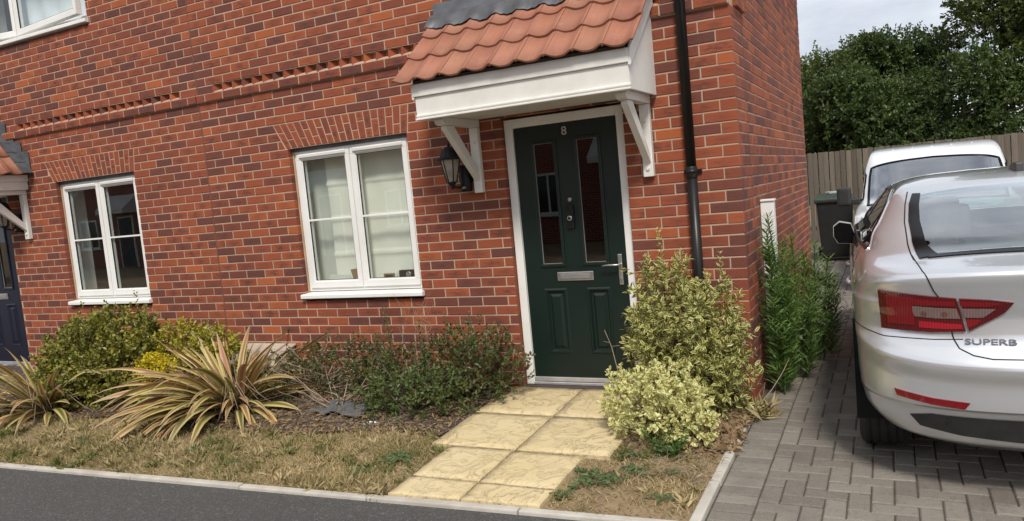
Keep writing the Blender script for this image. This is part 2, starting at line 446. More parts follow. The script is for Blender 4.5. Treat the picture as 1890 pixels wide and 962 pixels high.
MT['farbrick'] = far_brick_mat()
MT['rooftile'] = simple('concrete_roof_tile', (0.28, 0.085, 0.05), (0.20, 0.06, 0.04), 4, 0.8, bump=0.4, bscale=9, bdist=0.02)
MT['plaster'] = simple('plaster', (0.72, 0.71, 0.66), (0.66, 0.65, 0.61), 2, 0.8)
MT['carpet'] = simple('room_floor', (0.25, 0.22, 0.18), rough=0.9)
house1 = thing('brick_house', 'red brick end house with the dark green front door numbered 8', 'house', (-2.4, 2.2, 0.0))
house2 = thing('brick_house', 'red brick house joined on the left, with the navy blue front door', 'house', (-7.7, 2.2, 0.0))
dz = (zr(-2), zr(-1)-0.0)
wall1 = wall_core('wall', J+0.006, -0.0045, OPEN1+[(DENT['h1'][0]+.005, DENT['h1'][1]-.005, zr(-1)+0.005, zr(-2)-0.004)], house1, True)
wall2 = wall_core('wall', LX, J-0.006, OPEN2+[(DENT['h2'][0]+.005, DENT['h2'][1]-.005, zr(-1)+0.005, zr(-2)-0.004)], house2, False)
emit_bricks(front_bricks(J+0.006, 0.0, OPEN1, ARCH[0], DENT['h1'], True)+side_bricks(), wall1, 300)
emit_bricks(front_bricks(LX, J-0.006, OPEN2, ARCH[1], DENT['h2'], False), wall2, 300)
MT['seal'] = simple('brown_mastic', (0.16, 0.075, 0.05), rough=0.7)
MB().box((J-0.006, 0.001, -0.05), (J+0.006, 0.05, zr(ROW_TOP))).build('movement_joint', MT['seal'], house1)
MB().box((-0.05, 0.435, -0.05), (-0.001, 0.445, zr(-1))).build('movement_joint', MT['seal'], house1)
# shell above the brick rows, rear and party walls, roof: seen only from other viewpoints and in reflections
for (hs, xa, xb) in ((house1, J+0.006, -0.0), (house2, LX, J-0.006)):
    zt = zr(ROW_TOP); m = MB()
    ops = [] if hs is house1 else [(UWL, UWR)]
    segs = [(xa, xb)]
    for (a, b) in ops: segs = subtract(segs, (a, b))
    for (a, b) in segs: m.box((a, 0.002, zt), (b, 0.10, 5.02))
    if ops: m.box((UWL, 0.002, 5.01), (UWR, 0.10, 5.02))
    m.box((xa, DEPTH-0.1, -0.1), (xb-0.12, DEPTH-0.004, 5.02))
    m.box((xb-0.10, 0.11, zt), (xb-0.002, DEPTH, 5.02))
    if hs is house1: m.prism([(0.0, 5.02), (DEPTH, 5.02), (DEPTH/2, 6.75)], 'x', -0.10, -0.002)
    m.build('upper_wall', MT['farbrick'], hs)
    rf = MB()
    for sgn in (0, 1):
        y0, y1 = (-0.32, DEPTH/2) if sgn == 0 else (DEPTH+0.32, DEPTH/2)
        s = (6.8-4.85)/(DEPTH/2+0.32)
        vs = [(xa, y0, 4.85), (xb+(0.06 if hs is house1 else 0), y0, 4.85), (xb+(0.06 if hs is house1 else 0), y1, 6.8), (xa, y1, 6.8)]
        vs += [(x, y, z+0.1) for x, y, z in vs]
        rf.add(vs, [(3, 2, 1, 0), (4, 5, 6, 7), (0, 1, 5, 4), (1, 2, 6, 5), (3, 0, 4, 7)])
    rf.build('roof', MT['rooftile'], hs)
    g = MB(); g.box((xa, -0.30, 4.83), (xb, -0.28, 5.0)); g.box((xa, -0.28, 4.83), (xb, 0.0, 4.85)); g.build('fascia', MT['upvc'], hs)
    g = MB(); g.tube([(xa, -0.35, 4.93), (xb, -0.35, 4.93)], 0.055, 10); g.build('gutter', MT['pipe'], hs)
    rm = MB(); x0, x1 = xa+0.12, xb-0.12
    for zf in (0.14, 2.55):
        rm.add([(x0, 0.2, zf), (x1, 0.2, zf), (x1, 3.6, zf), (x0, 3.6, zf)], [(0, 1, 2, 3)])
        rm.add([(x0, 0.2, zf+2.38), (x1, 0.2, zf+2.38), (x1, 3.6, zf+2.38), (x0, 3.6, zf+2.38)], [(3, 2, 1, 0)])
    for px in ([x0, -1.95, x1] if hs is house1 else [x0, -7.75, x1]):
        rm.add([(px, 0.2, 0.1), (px, 3.6, 0.1), (px, 3.6, 5.0), (px, 0.2, 5.0)], [(0, 1, 2, 3)])
    rm.add([(x0, 3.6, 0.1), (x1, 3.6, 0.1), (x1, 3.6, 5.0), (x0, 3.6, 5.0)], [(0, 1, 2, 3)])
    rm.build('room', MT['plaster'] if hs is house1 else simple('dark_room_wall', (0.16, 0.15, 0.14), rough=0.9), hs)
# ---------------- projecting dentil course
for (hs, key) in ((house1, 'h1'), (house2, 'h2')):
    a, b = DENT[key]; led = MB()
    led.prism([(0.002, zr(-1)-0.004), (0.006, zr(-1)+0.012), (0.054, zr(-1)+0.034), (0.054, zr(-1)-0.004)], 'x', a, b); band = led.build('dentil_course', MT['mortar'], hs)
    n = int((b-a)/0.1225); p = (b-a)/n
    tooth = MB(); q = 0.056
    tooth.prism([(-q, 0.056), (0.0, -0.003), (q, 0.056)], 'z', -0.034, 0.0345)
    me = None
    xw = ((J+.007, -.007) if hs is house1 else (LX, J-.007)); MB().box((xw[0], -0.0218, zr(0)+0.0035), (xw[1], 0.004, zr(-1)-0.0005)).build('band_mortar', MT['mortar'], hs)
    for i in range(n+1):
        if me is None:
            o = tooth.build('dentil_brick', MT['brick'], band); me = o.data
        else:
            o = bpy.data.objects.new('dentil_brick', me); C.objects.link(o); place(o, band)
        o.location = (a+i*p, 0, zr(-2)-0.0375-0.001); o['rnd'] = RNG.random(); o.rotation_euler = (0, 0, RNG.uniform(-.06, .06))
# ---------------- soldier arches
for (hs, A) in ((house1, ARCH[0]), (house2, ARCH[1])):
    zb, zt = zr(7)+0.004, zr(4)-0.005; n = 19
    bt = [A[0]-0.02, A[1]+0.005]; tp = [A[0]-0.135, A[1]+0.035]
    back = MB()
    back.box((bt[0]+0.03, 0.004, zb-0.004), (bt[1]-0.005, 0.11, zb+0.001))
    ar = back.build('window_arch', MT['mortar'], hs)
    for i in range(n):
        def X(t, u): return (bt[0]+(bt[1]-bt[0])*u)*(1-t)+(tp[0]+(tp[1]-tp[0])*u)*t
        splits = [(0.0, 0.325), (0.365, 1.0)] if i % 2 else [(0.0, 0.64), (0.68, 1.0)]
        for (t0, t1) in splits:
            g = 0.0048
            V, F = brick_local(X(t0, i/n)+g, X(t0, (i+1)/n)-g, zb+(zt-zb)*t0, zb+(zt-zb)*t1, X(t1, i/n)+g, X(t1, (i+1)/n)-g, 0.1)
            mm = MB().add(V, F); o = mm.build('brick', MT['brick'], ar); o['rnd'] = RNG.uniform(0.05, 0.75)
            o.data.uv_layers.new(name='UVMap')
            o.location.y = RNG.uniform(-.001, .0015)
# ---------------- windows
def rect_frame(mb, x0, x1, z0, z1, w, y0, y1, wb=None):
    wb = wb or w
    mb.box((x0, y0, z0), (x1, y1, z0+wb)); mb.box((x0, y0, z1-w), (x1, y1, z1))
    mb.box((x0, y0+.0004, z0+wb), (x0+w, y1, z1-w)); mb.box((x1-w, y0+.0004, z0+wb), (x1, y1, z1-w))
MT['mastic'] = simple('cream_mastic', (0.52, 0.40, 0.28), (0.42, 0.30, 0.2), 6, 0.7)
def casement(house, xa, xb, za, zb, nm=None, mull=None, bars=True, opens=(0, 0), label=None):
    """brick opening xa..xb, za..zb; two-light white plastic casement with a sill"""
    yf = 0.062
    sill = za+0.075
    m = MB(); x0, x1, z0, z1 = xa+0.012, xb-0.012, sill, zb-0.030
    rect_frame(m, x0, x1, z0, z1, 0.042, yf, yf+0.07)
    mid = mull if mull is not None else (x0+x1)/2
    m.box((mid-0.02, yf+.0006, z0+0.042), (mid+0.02, yf+0.07, z1-0.042))
    w = m.build('window', MT['upvc'], house, bevel=0.003, seg=1)
    if label: w['label'] = label
    h = MB(); h.box((xa+.002, yf-0.012, zb-0.032), (xb-.002, yf+0.05, zb-0.002)); h.build('head_strip', MT['mastic'] if False else MT['lead'], w)
    s = MB(); s.prism([(yf+0.05, sill-0.002), (-0.035, sill-0.017), (-0.042, sill-0.022), (-0.042, sill-0.052), (-0.030, sill-0.056), (yf+0.05, sill-0.056)], 'x', xa-0.018, xb+0.022)
    s.build('sill', MT['upvc'], w, bevel=0.004)
    for e in (xa, xb):
        c = MB(); c.box((e-0.001 if e == xa else e-0.012, yf-0.012, sill), (e+0.012 if e == xa else e+0.001, yf+0.01, zb-0.03)); c.build('mastic_bead', MT['mastic'], w)
    for k, (a, b) in enumerate(((x0+0.03, mid-0.006), (mid+0.006, x1-0.03))):
        sx0, sx1, sz0, sz1 = a, b, z0+0.030, z1-0.030
        f = MB(); y0, y1 = yf-0.016, yf+0.045
        rect_frame(f, sx0, sx1, sz0, sz1, 0.046, y0, y1, 0.056)
        # sloped glazing bead
        rect_frame(f, sx0+0.044, sx1-0.044, sz0+0.054, sz1-0.044, 0.012, y0+0.010, y1)
        sash = f.build('sash', MT['upvc'], w, bevel=0.0035)
        g = MB(); gx0, gx1, gz0, gz1 = sx0+0.05, sx1-0.05, sz0+0.06, sz1-0.05
        gk = MB(); rect_frame(gk, gx0+.004, gx1-.004, gz0+.004, gz1-.004, 0.006, y0+0.0135, y0+0.026); gasket = gk.build('gasket', MT['gasket'], w)
        g.box((gx0, y0+0.020, gz0), (gx1, y0+0.024, gz1)); pane = g.build('pane', MT['glass'], w)
        parts = [sash, gasket, pane]
        if bars:
            bz = gz0+(gz1-gz0)*0.505; bb = MB(); bb.box((gx0, y0+0.012, bz-0.0085), (gx1, y0+0.034, bz+0.0085))
            parts.append(bb.build('glazing_bar', MT['upvc'], w, bevel=0.002, seg=1))
        v = MB(); v.prism([(y0-0.014, sz1-0.030), (y0-0.018, sz1-0.006), (y0+0.002, sz1+0.004), (y0+0.002, sz1-0.030)], 'x', sx0+0.035, sx1-0.035)
        parts.append(v.build('trickle_vent', MT['upvc'], w, bevel=0.002, seg=1))
        if opens[k]:
            ang = opens[k]; hx = sx0 if ang > 0 else sx1
            if opens[k] == 'top':
                T = Matrix.Translation((0, yf, sz1)) @ Matrix.Rotation(rad(-11), 4, 'X') @ Matrix.Translation((0, -yf, -sz1))
            else:
                T = Matrix.Translation((hx, yf, 0)) @ Matrix.Rotation(-ang, 4, 'Z') @ Matrix.Translation((-hx, -yf, 0))
            for p in parts: p.data.transform(T)
    ib = MB(); ib.box((xa-0.03, yf+0.07, sill-0.01), (xb+0.03, yf+0.30, sill+0.02)); ib.box((xa-0.04, yf+0.071, sill+0.02), (xa-0.005, yf+0.25, zb)); ib.box((xb+0.005, yf+0.071, sill+0.02), (xb+0.04, yf+0.25, zb))
    ib.build('inner_reveal', MT['plaster'], w)
    return w
casement(house1, W1, W2, zr(25), zr(7))
casement(house2, SL_W2L, SL_W2R, zr(25), zr(7))
casement(house2, UWL, UWR, zr(-13), zr(-31), mull=UWR-1.23, bars=False, opens=(-0.16, 0.10))
# ---------------- front doors
def door_mat(name, c):
    t = NT(name); mpn = t.n('Mapping'); mpn.inputs['Scale'].default_value = (60, 60, 5); t.l(t.pos(), mpn.inputs[0])
    g = t.noise(1.0, 6, 0.6, mpn.outputs[0], 0.6)
    col = t.ramp(t.noise(3, 4), [(0.3, c), (0.7, tuple(x*0.75 for x in c))])
    return t.bsdf(col, 0.42, 0, t.bump(g, 0.22, 0.003))
MT['green'] = door_mat('green_composite_door', (0.0035, 0.0145, 0.0110)); MT['navy'] = door_mat('navy_composite_door', (0.004, 0.007, 0.024))
MT['doorglass'] = glass_mat('door_glass', (0.10, 0.11, 0.11), 1.7)
MT['spacer'] = simple('glazing_spacer', (0.26, 0.26, 0.25), rough=0.5)
MT['sillstone'] = simple('dark_step', (0.075, 0.058, 0.05), (0.05, 0.04, 0.036), 8, 0.8, bump=0.3)
MT['num'] = simple('number_metal', (0.62, 0.62, 0.60), rough=0.4, metal=0.3)
def text_mesh(txt, size, extrude, m, name, parent, mat4, bevel=0.0):
    cu = bpy.data.curves.new('txt', 'FONT'); cu.body = txt; cu.size = size; cu.extrude = extrude; cu.bevel_depth = bevel; cu.align_x = 'CENTER'; cu.align_y = 'CENTER'
    ob = bpy.data.objects.new('txt', cu); C.objects.link(ob)
    dg = bpy.context.evaluated_depsgraph_get(); me = bpy.data.meshes.new_from_object(ob.evaluated_get(dg))
    bpy.data.objects.remove(ob); me.transform(mat4); me.materials.clear(); me.materials.append(m)
    o = bpy.data.objects.new(name, me); C.objects.link(o); return place(o, parent)
def front_door(house, xl, xr, mat, base, handle_right=True, number=None):
    yf = 0.045; zt = zr(7)-0.012
    f = MB(); w = 0.068
    f.box((xl+.004, yf, base), (xl+w, yf+0.07, zt)); f.box((xr-w, yf, base), (xr-.002, yf+0.07, zt)); f.box((xl+w, yf-.0005, zt-w), (xr-w, yf+0.07, zt))
    f.box((xl+w-.001, yf+0.022, base+0.05), (xl+w+0.012, yf+0.07, zt-w)); f.box((xr-w-0.012, yf+0.022, base+0.05), (xr-w+.001, yf+0.07, zt-w))
    fr = f.build('door_frame', MT['upvc'], house, bevel=0.003, seg=1)
    th = MB(); th.box((xl+w, yf-0.012, base+0.002), (xr-w, yf+0.08, base+0.022)); th.box((xl+w, yf+0.004, base+0.026), (xr-w, yf+0.08, base+0.058))
    th.build('threshold', MT['alu'], fr, bevel=0.003, seg=1)
    st = MB(); st.box((xl-0.01, -0.03, base-0.12), (xr+0.01, yf+0.08, base)); st.build('step', MT['sillstone'], fr, bevel=0.006)
    lx0, lx1, lz0, lz1 = xl+w+0.004, xr-w-0.004, base+0.055, zt-w-0.004
    yl = yf+0.018; W = lx1-lx0; cx = (lx0+lx1)/2
    gl = [(lx0+0.150, lx0+0.318, lz0+0.875, lz1-0.130), (lx1-0.318, lx1-0.150, lz0+0.875, lz1-0.130)]
    pn = [(lx0+0.140, lx0+0.328, lz0+0.185, lz0+0.690), (lx1-0.328, lx1-0.140, lz0+0.185, lz0+0.690)]
    d = MB(); xs = sorted({lx0, lx1}|{g[i] for g in gl+pn for i in (0, 1)}); zs = sorted({lz0, lz1}|{g[i] for g in gl+pn for i in (2, 3)})
    for i in range(len(xs)-1):
        for k in range(len(zs)-1):
            c = ((xs[i]+xs[i+1])/2, (zs[k]+zs[k+1])/2)
            if any(g[0] < c[0] < g[1] and g[2] < c[1] < g[3] for g in gl+pn): continue
            d.add([(xs[i], yl, zs[k]), (xs[i+1], yl, zs[k]), (xs[i+1], yl, zs[k+1]), (xs[i], yl, zs[k+1])], [(0, 1, 2, 3)])
    d.box((lx0, yl+0.03, lz0), (lx1, yl+0.044, lz1)) if False else None
    for (a, b, c, e) in pn:
        r = [(0, 0), (0.010, -0.006), (0.020, -0.006), (0.032, 0.010), (0.045, 0.010), (0.062, 0.0)]
        prev = None
        for (ins, dy) in r:
            q = [(a+ins, yl+dy, c+ins), (b-ins, yl+dy, c+ins), (b-ins, yl+dy, e-ins), (a+ins, yl+dy, e-ins)]
            if prev: d.add(prev+q, [(k, (k+1) % 4, 4+(k+1) % 4, 4+k) for k in range(4)])
            prev = q
        d.add(prev, [(0, 1, 2, 3)])
    leaf = d.build('door', mat, house)
    for (a, b, c, e) in gl:
        m = MB(); rect_frame(m, a-0.020, b+0.020, c-0.020, e+0.020, 0.024, yl-0.011, yl+0.02); m.build('glazing_frame', mat, leaf, bevel=0.006)
        m = MB(); rect_frame(m, a+0.003, b-0.003, c+0.003, e-0.003, 0.004, yl+0.001, yl+0.008); m.build('spacer_bar', MT['spacer'], leaf)
        m = MB(); m.box((a, yl+0.009, c), (b, yl+0.013, e)); m.build('pane', MT['doorglass'], leaf)
    # letter plate
    m = MB(); lz = lz0+0.780; m.box((cx-0.145, yl-0.010, lz-0.034), (cx+0.145, yl+0.002, lz+0.034)); lp = m.build('letter_plate', MT['steel'], leaf, bevel=0.006)
    m = MB(); m.box((cx-0.118, yl-0.0145, lz-0.018), (cx+0.118, yl-0.009, lz+0.020)); m.build('letter_flap', simple('flap_grey', (0.38, 0.38, 0.37), rough=0.4, metal=0.6), leaf, bevel=0.003)
    # lever handle on a long plate
    hx = lx1-0.050 if handle_right else lx0+0.05; hz = lz0+0.855; sg = -1 if handle_right else 1
    m = MB(); m.box((hx-0.016, yl-0.010, hz-0.150), (hx+0.016, yl+0.002, hz+0.075)); hp = m.build('handle_plate', MT['steel'], leaf, bevel=0.007)
    m = MB(); m.tube([(hx, yl, hz), (hx, yl-0.045, hz), (hx+sg*0.018, yl-0.055, hz+0.001), (hx+sg*0.075, yl-0.056, hz+0.003), (hx+sg*0.125, yl-0.052, hz-0.004)], [0.011, 0.010, 0.010, 0.009, 0.008], 10, flat=0.8); m.build('lever', MT['steel'], leaf)
    m = MB(); m.lathe([(0.010, -0.016), (0.010, -0.006)], (hx, yl, hz-0.105), 'y', 12); m.build('key_cylinder', MT['steel'], leaf)
    if number:
        m = MB(); m.lathe([(0.012, -0.012), (0.016, -0.008), (0.016, 0.002)], (cx+0.006, yl, lz0+1.352), 'y', 16); m.build('door_viewer', MT['steel'], leaf)
        m = MB(); m.box((cx-0.030, yl-0.022, lz0+1.135), (cx+0.030, yl+0.002, lz0+1.315)); m.build('smart_lock', MT['black'], leaf, bevel=0.008)
        m = MB(); m.lathe([(0.016, -0.030), (0.020, -0.026), (0.020, -0.020)], (cx, yl, lz0+1.215), 'y', 18); m.build('lock_ring', MT['steel'], leaf)
        m = MB(); m.lathe([(0.010, -0.033), (0.010, -0.024)], (cx, yl, lz0+1.215), 'y', 14); m.build('lock_button', MT['black'], leaf)
        text_mesh(number, 0.088, 0.004, MT['num'], 'door_number', leaf, Matrix.Translation((cx+0.006, yl-0.005, lz1-0.062)) @ Matrix.Rotation(math.pi/2, 4, 'X'))
    m = MB(); m.box((lx0+.002, yl+0.03, lz0), (lx1-.002, yl+0.04, lz0+0.86)); m.box((lx0+.002, yl+0.0301, lz0+0.86), (lx0+0.12, yl+0.04, lz1)); m.build('door_back', mat, leaf)
    return leaf
front_door(house1, D1, D2, MT['green'], 0.118, True, '8')
front_door(house2, NDL, NDR, MT['navy'], 0.12, False)
# ---------------- tiled lean-to door canopy
def tile_mat():
    t = NT('clay_tile'); r = t.rnd()
    col = t.ramp(r, [(0.0, (0.34, 0.135, 0.078)), (0.35, (0.37, 0.165, 0.105)), (0.7, (0.285, 0.108, 0.068)), (1.0, (0.36, 0.168, 0.100))])
    mpn = t.n('Mapping'); mpn.inputs['Scale'].default_value = (38, 5, 5); t.l(t.pos(), mpn.inputs[0])
    st = t.noise(1.0, 5, 0.65, mpn.outputs[0], 0.4)
    col = t.mix(t.math('MULTIPLY', t.math('SUBTRACT', st, 0.45, True), 1.7, True), col, (0.27, 0.10, 0.075))
    col = t.mix(t.math('MULTIPLY', t.math('SUBTRACT', t.noise(9, 5, 0.7), 0.55, True), 2.0, True), col, (0.52, 0.29, 0.20))
    col = t.mix(t.math('MULTIPLY', t.math('SUBTRACT', t.noise(45, 5, 0.75), 0.57, True), 3.2, True), col, (0.13, 0.075, 0.058))
    return t.bsdf(col, 0.75, 0, t.bump(t.noise(90, 4), 0.3, 0.003))
MT['tile'] = tile_mat(); MT['dark'] = simple('underside_dark', (0.03, 0.026, 0.024), rough=0.9)
TW = 0.1935
def tile_h(s):
    s = s % 1.0
    return 0.015*(1+math.cos(2*math.pi*s))+0.003*math.cos(4*math.pi*s)
def tile_mesh():
    n = 14; V = []; F = []
    for i in range(n+1):
        s = i/n; x = TW*(s*1.05-0.03); h = tile_h(s*1.05-0.03)
        if i == 0: h -= 0.012
        for (d, b) in ((0, 0), (0.335, 0)):
            V += [(x, d, h+0.017*(1-d/0.335)), (x, d, h-0.013+0.017*(1-d/0.335))]
    for i in range(n):
        a, b = 4*i, 4*i+4
        F += [(a, b, b+2, a+2), (a+1, a+3, b+3, b+1), (a, a+1, b+1, b), (a+2, b+2, b+3, a+3)]
    F += [(0, 2, 3, 1), (4*n, 4*n+1, 4*n+3, 4*n+2)]
    return V, F
TV, TF = tile_mesh()
def tile_rows(canopy, M4, ncol, gauges, x0):
    """M4 maps (x along eave, up the slope, normal) to world"""
    me = None
    for ri, g in enumerate(gauges):
        for c in range(ncol):
            if me is None:
                o = MB().add(TV, TF, True).build('roof_tile', MT['tile'], canopy); me = o.data
                for p in me.polygons: p.use_smooth = len(set(p.vertices)) == 4 and abs(p.normal.z) > 0.5
            else:
                o = bpy.data.objects.new('roof_tile', me); C.objects.link(o); place(o, canopy)
            o['rnd'] = RNG.random()
            o.matrix_local = M4 @ Matrix.Translation((x0+c*TW+RNG.uniform(-.002, .002), g+RNG.uniform(-.003, .003), 0.010+RNG.uniform(-.0015, .0015))) @ Matrix.Rotation(RNG.uniform(-.006, .006), 4, 'Z')
def slope_matrix(origin, xdir, up):
    xdir = Vector(xdir).normalized(); up = Vector(up).normalized(); n = xdir.cross(up).normalized()
    return Matrix(((xdir.x, up.x, n.x, origin[0]), (xdir.y, up.y, n.y, origin[1]), (xdir.z, up.z, n.z, origin[2]), (0, 0, 0, 1)))
CXL, CXR, CY, CZ = -2.085, -0.525, -0.60, 2.185
can = MB(); can.box((CXL+0.02, CY+0.02, CZ+0.008), (CXR-0.02, -0.001, CZ+0.018))
canopy = can.build('door_canopy', MT['paint'], house1)
m = MB(); m.box((CXL-0.012, CY-0.016, CZ+0.158), (CXR+0.004, CY+0.012, CZ+0.245)); m.build('upper_fascia', MT['paint'], canopy, bevel=0.004)
m = MB(); m.box((CXL, CY, CZ+0.022), (CXR, CY+0.02, CZ+0.157)); m.build('lower_fascia', MT['paint'], canopy, bevel=0.004)
m = MB(); m.prism([(CY+0.03, CZ+0.020), (CY-0.006, CZ+0.034), (CY-0.020, CZ+0.030), (CY-0.022, CZ+0.016), (CY-0.010, CZ+0.010), (CY-0.030, CZ+0.006), (CY-0.030, CZ-0.008), (CY+0.03, CZ-0.008)], 'x', CXL+0.006, CXR+0.012); m.build('fascia_moulding', MT['paint'], canopy, bevel=0.003, seg=1)
slope = math.atan2(0.50, 0.60); CS, SN = math.cos(slope), math.sin(slope)
EO = Vector((0, CY-0.055, CZ+0.235))     # eave line origin
for (x, nm) in ((CXR, 'cheek'), (CXL, 'cheek')):
    m = MB(); a, b = (x-0.018, x) if x == CXR else (x, x+0.018)
    m.prism([(CY+0.021, CZ+0.0), (-0.001, CZ+0.0), (-0.001, CZ+0.235+0.575*SN/CS-0.02), (CY+0.021, CZ+0.225)], 'x', a, b); m.build('cheek', MT['paint'], canopy, bevel=0.002, seg=1)
    xo0, xo1 = (CXR+0.001, CXR+0.020) if x == CXR else (CXL-0.020, CXL-0.001)
    m = MB(); m.prism([(CY-0.012, CZ+0.14), (CY-0.012, CZ+0.238), (-0.001, CZ+0.238+0.585*SN/CS), (-0.001, CZ+0.14+0.585*SN/CS-0.02)], 'x', xo0, xo1); m.build('barge_board', MT['paint'], canopy, bevel=0.002, seg=1)
m = MB(); m.prism([(CY-0.02, CZ+0.246), (0.0, CZ+0.246+0.58*SN/CS), (0.0, CZ+0.26+0.58*SN/CS), (CY-0.03, CZ+0.262)], 'x', CXL+0.01, CXR-0.01); m.build('roof_deck', MT['dark'], canopy)
TX0 = -2.205
M4 = slope_matrix((0, EO.y, EO.z), (1, 0, 0), (0, CS, SN))
tile_rows(canopy, M4, 9, [0.0, 0.288, 0.576], TX0)
# lead flashing dressed over the top course
V, F = [], []; nx = 120
xs = np.linspace(TX0-0.015, TX0+9*TW+0.015, nx+1)
sl0 = 0.685; top = (0.0-EO.y)/CS
for i, x in enumerate(xs):
    h = tile_h((x-TX0)/TW)
    for k, (s, fac) in enumerate(((sl0+0.006*math.sin(i*1.7)+0.01*math.sin(i*.33), 0.8), (sl0+0.02, 0.7), (sl0+0.10, 0.25), (top-0.004, 0.0))):
        p = M4 @ Vector((x, s, 0.046+0.026*(k >= 2)+h*fac+(0.0 if k else -0.008))); V.append(tuple(p))
    zt = EO.z+top*SN+0.03
    V.append((x, -0.012, zt+0.035)); V.append((x, -0.010, zt+0.115)); V.append((x, 0.01, zt+0.118))
for i in range(nx):
    for k in range(6): a = i*7+k; F.append((a, a+7, a+8, a+1))
MB().add(V, F, True).build('lead_flashing', MT['lead'], canopy)
def bracket(house, x, w=0.072, depth=0.50, hgt=0.555, zt=CZ+0.008, name='canopy_bracket'):
    z0 = zt-hgt; y0 = -0.001
    g = MB(); g.box((x-w/2, -0.045, z0), (x+w/2, y0, zt-0.06)); b = g.build(name, MT['paint'], house, bevel=0.004)
    g = MB(); g.box((x-w/2-.002, -depth, zt-0.058), (x+w/2+.002, y0, zt-0.002)); g.prism([(-depth, zt-0.058), (-depth-0.03, zt-0.045), (-depth-0.035, zt-0.02), (-depth-0.015, zt-0.002), (-depth, zt-0.002)], 'x', x-w/2, x+w/2); g.build('arm', MT['paint'], b, bevel=0.004)
    a, c = Vector((0, -0.040, z0+0.085)), Vector((0, -depth+0.10, zt-0.060)); t = 0.052
    g = MB(); g.prism([(a.y, a.z), (a.y, a.z+t*1.35), (-depth+0.085+t, zt-0.059), (-depth+0.035, zt-0.059), (-depth+0.03, zt-0.085)], 'x', x-w*0.33, x+w*0.33); g.build('brace', MT['paint'], b, bevel=0.004)
    for zz in (z0+0.055, zt-0.17):
        g = MB(); g.lathe([(0.011, -0.056), (0.013, -0.050), (0.013, -0.044)], (x, 0, zz), 'y', 10); g.build('bolt', MT['paint'], b)
bracket(house1, -1.952); bracket(house1, -0.610)
# ---------------- gabled canopy on the left house
NC, NHW, NE, NY = -8.51, 0.98, 2.30, -0.62
can2 = MB(); can2.box((NC-NHW+0.03, NY+0.03, NE-0.155), (NC+NHW-0.06, -0.001, NE-0.14)); canopy2 = can2.build('door_canopy', MT['paint'], house2)
for s in (-1, 1):
    x = NC+s*(NHW-0.075)
    m = MB(); m.box((min(x, x+s*0.02), NY, NE-0.165), (max(x, x+s*0.02), -0.001, NE-0.045)); m.build('fascia', MT['paint'], canopy2, bevel=0.003)
    m = MB(); m.box((min(x+s*.021, x+s*0.04), NY, NE-0.075), (max(x+s*.021, x+s*0.04), -0.001, NE-0.005)); m.build('eave_board', MT['paint'], canopy2, bevel=0.003)
    R2 = math.tan(rad(46)); up = Vector((-s, 0, R2)).normalized()
    xd = (0, s, 0)
    M5 = slope_matrix((NC+s*(NHW+0.03), 0.0, NE-0.02), (0, s, 0), up)
    tile_rows(canopy2, M5, 3, [0.0, 0.288, 0.576, 0.864, 1.152], -3*TW-0.06 if s > 0 else 0.06)
    m = MB(); L = (NHW+0.03)/up.x*-s
    p0 = Vector((NC+s*(NHW+0.05), 0, NE-0.03)); p1 = p0+up*(L+0.02); nn = Vector((s*R2, 0, 1)).normalized()
    for k in range(9):       # stepped lead soakers
        q0 = p0+up*(L*k/9); q1 = p0+up*(L*(k+1)/9+0.015)
        m.add([tuple(q0+Vector((0, -0.012-.001*k, 0))), tuple(q1+Vector((0, -0.012-.001*k, 0))), (q1.x, -0.012-.001*k, q1.z+0.155), (q0.x, -0.012-.001*k, q1.z+0.150)], [(0, 1, 2, 3)])
        m.add([tuple(q0+nn*0.055+Vector((0, -0.012, 0))), tuple(q1+nn*0.055+Vector((0, -0.012, 0))), tuple(q1+nn*0.058+Vector((0, -0.13, 0))), tuple(q0+nn*0.058+Vector((0, -0.13, 0)))], [(0, 1, 2, 3)])
    m.build('lead_flashing', MT['lead'], canopy2)
    m = MB(); m.prism([(NC, NE-0.03), (NC+s*(NHW-0.06), NE-0.03), (NC, NE-0.03+(NHW-0.06)*R2)], 'y', NY+0.02, NY+0.04); m.build('gable_panel', MT['paint'], canopy2)
bracket(house2, NC+0.845, zt=NE-0.155, hgt=0.55); bracket(house2, NC-0.845, zt=NE-0.155, hgt=0.55)
# ---------------- downpipe, white box trunking, gas meter box
m = MB(); m.tube([(-0.312, -0.052, 0.06), (-0.312, -0.052, 1.62)], 0.034, 16); m.tube([(-0.312, -0.052, 1.66), (-0.312, -0.052, 4.6), (-0.312, -0.2, 4.75), (-0.312, -0.34, 4.9)], 0.034, 16)
dp = m.build('downpipe', MT['pipe'], house1)
m = MB(); m.lathe([(0.035, 1.60), (0.0385, 1.605), (0.0385, 1.675), (0.035, 1.68)], (-0.312, -0.052, 0), 'z', 16); m.build('pipe_socket', MT['pipe'], dp)
for zz in (1.645, 3.5):
    m = MB(); m.lathe([(0.0395, zz-0.012), (0.0395, zz+0.012)], (-0.312, -0.052, 0), 'z', 16); m.box((-0.372, -0.016, zz-0.013), (-0.252, -0.0015, zz+0.013)); m.box((-0.34, -0.052, zz-0.0115), (-0.284, -0.012, zz+0.0115)); m.build('pipe_clip', MT['pipe'], dp)
m = MB(); m.box((0.001, 0.72, 0.10), (0.098, 0.80, 1.375)); vb = m.build('pipe_cover', MT['upvc'], house1, bevel=0.006); m = MB(); m.box((0.001, 0.71, 1.376), (0.104, 0.81, 1.392)); m.build('cover_cap', MT['upvc'], vb, bevel=0.005)
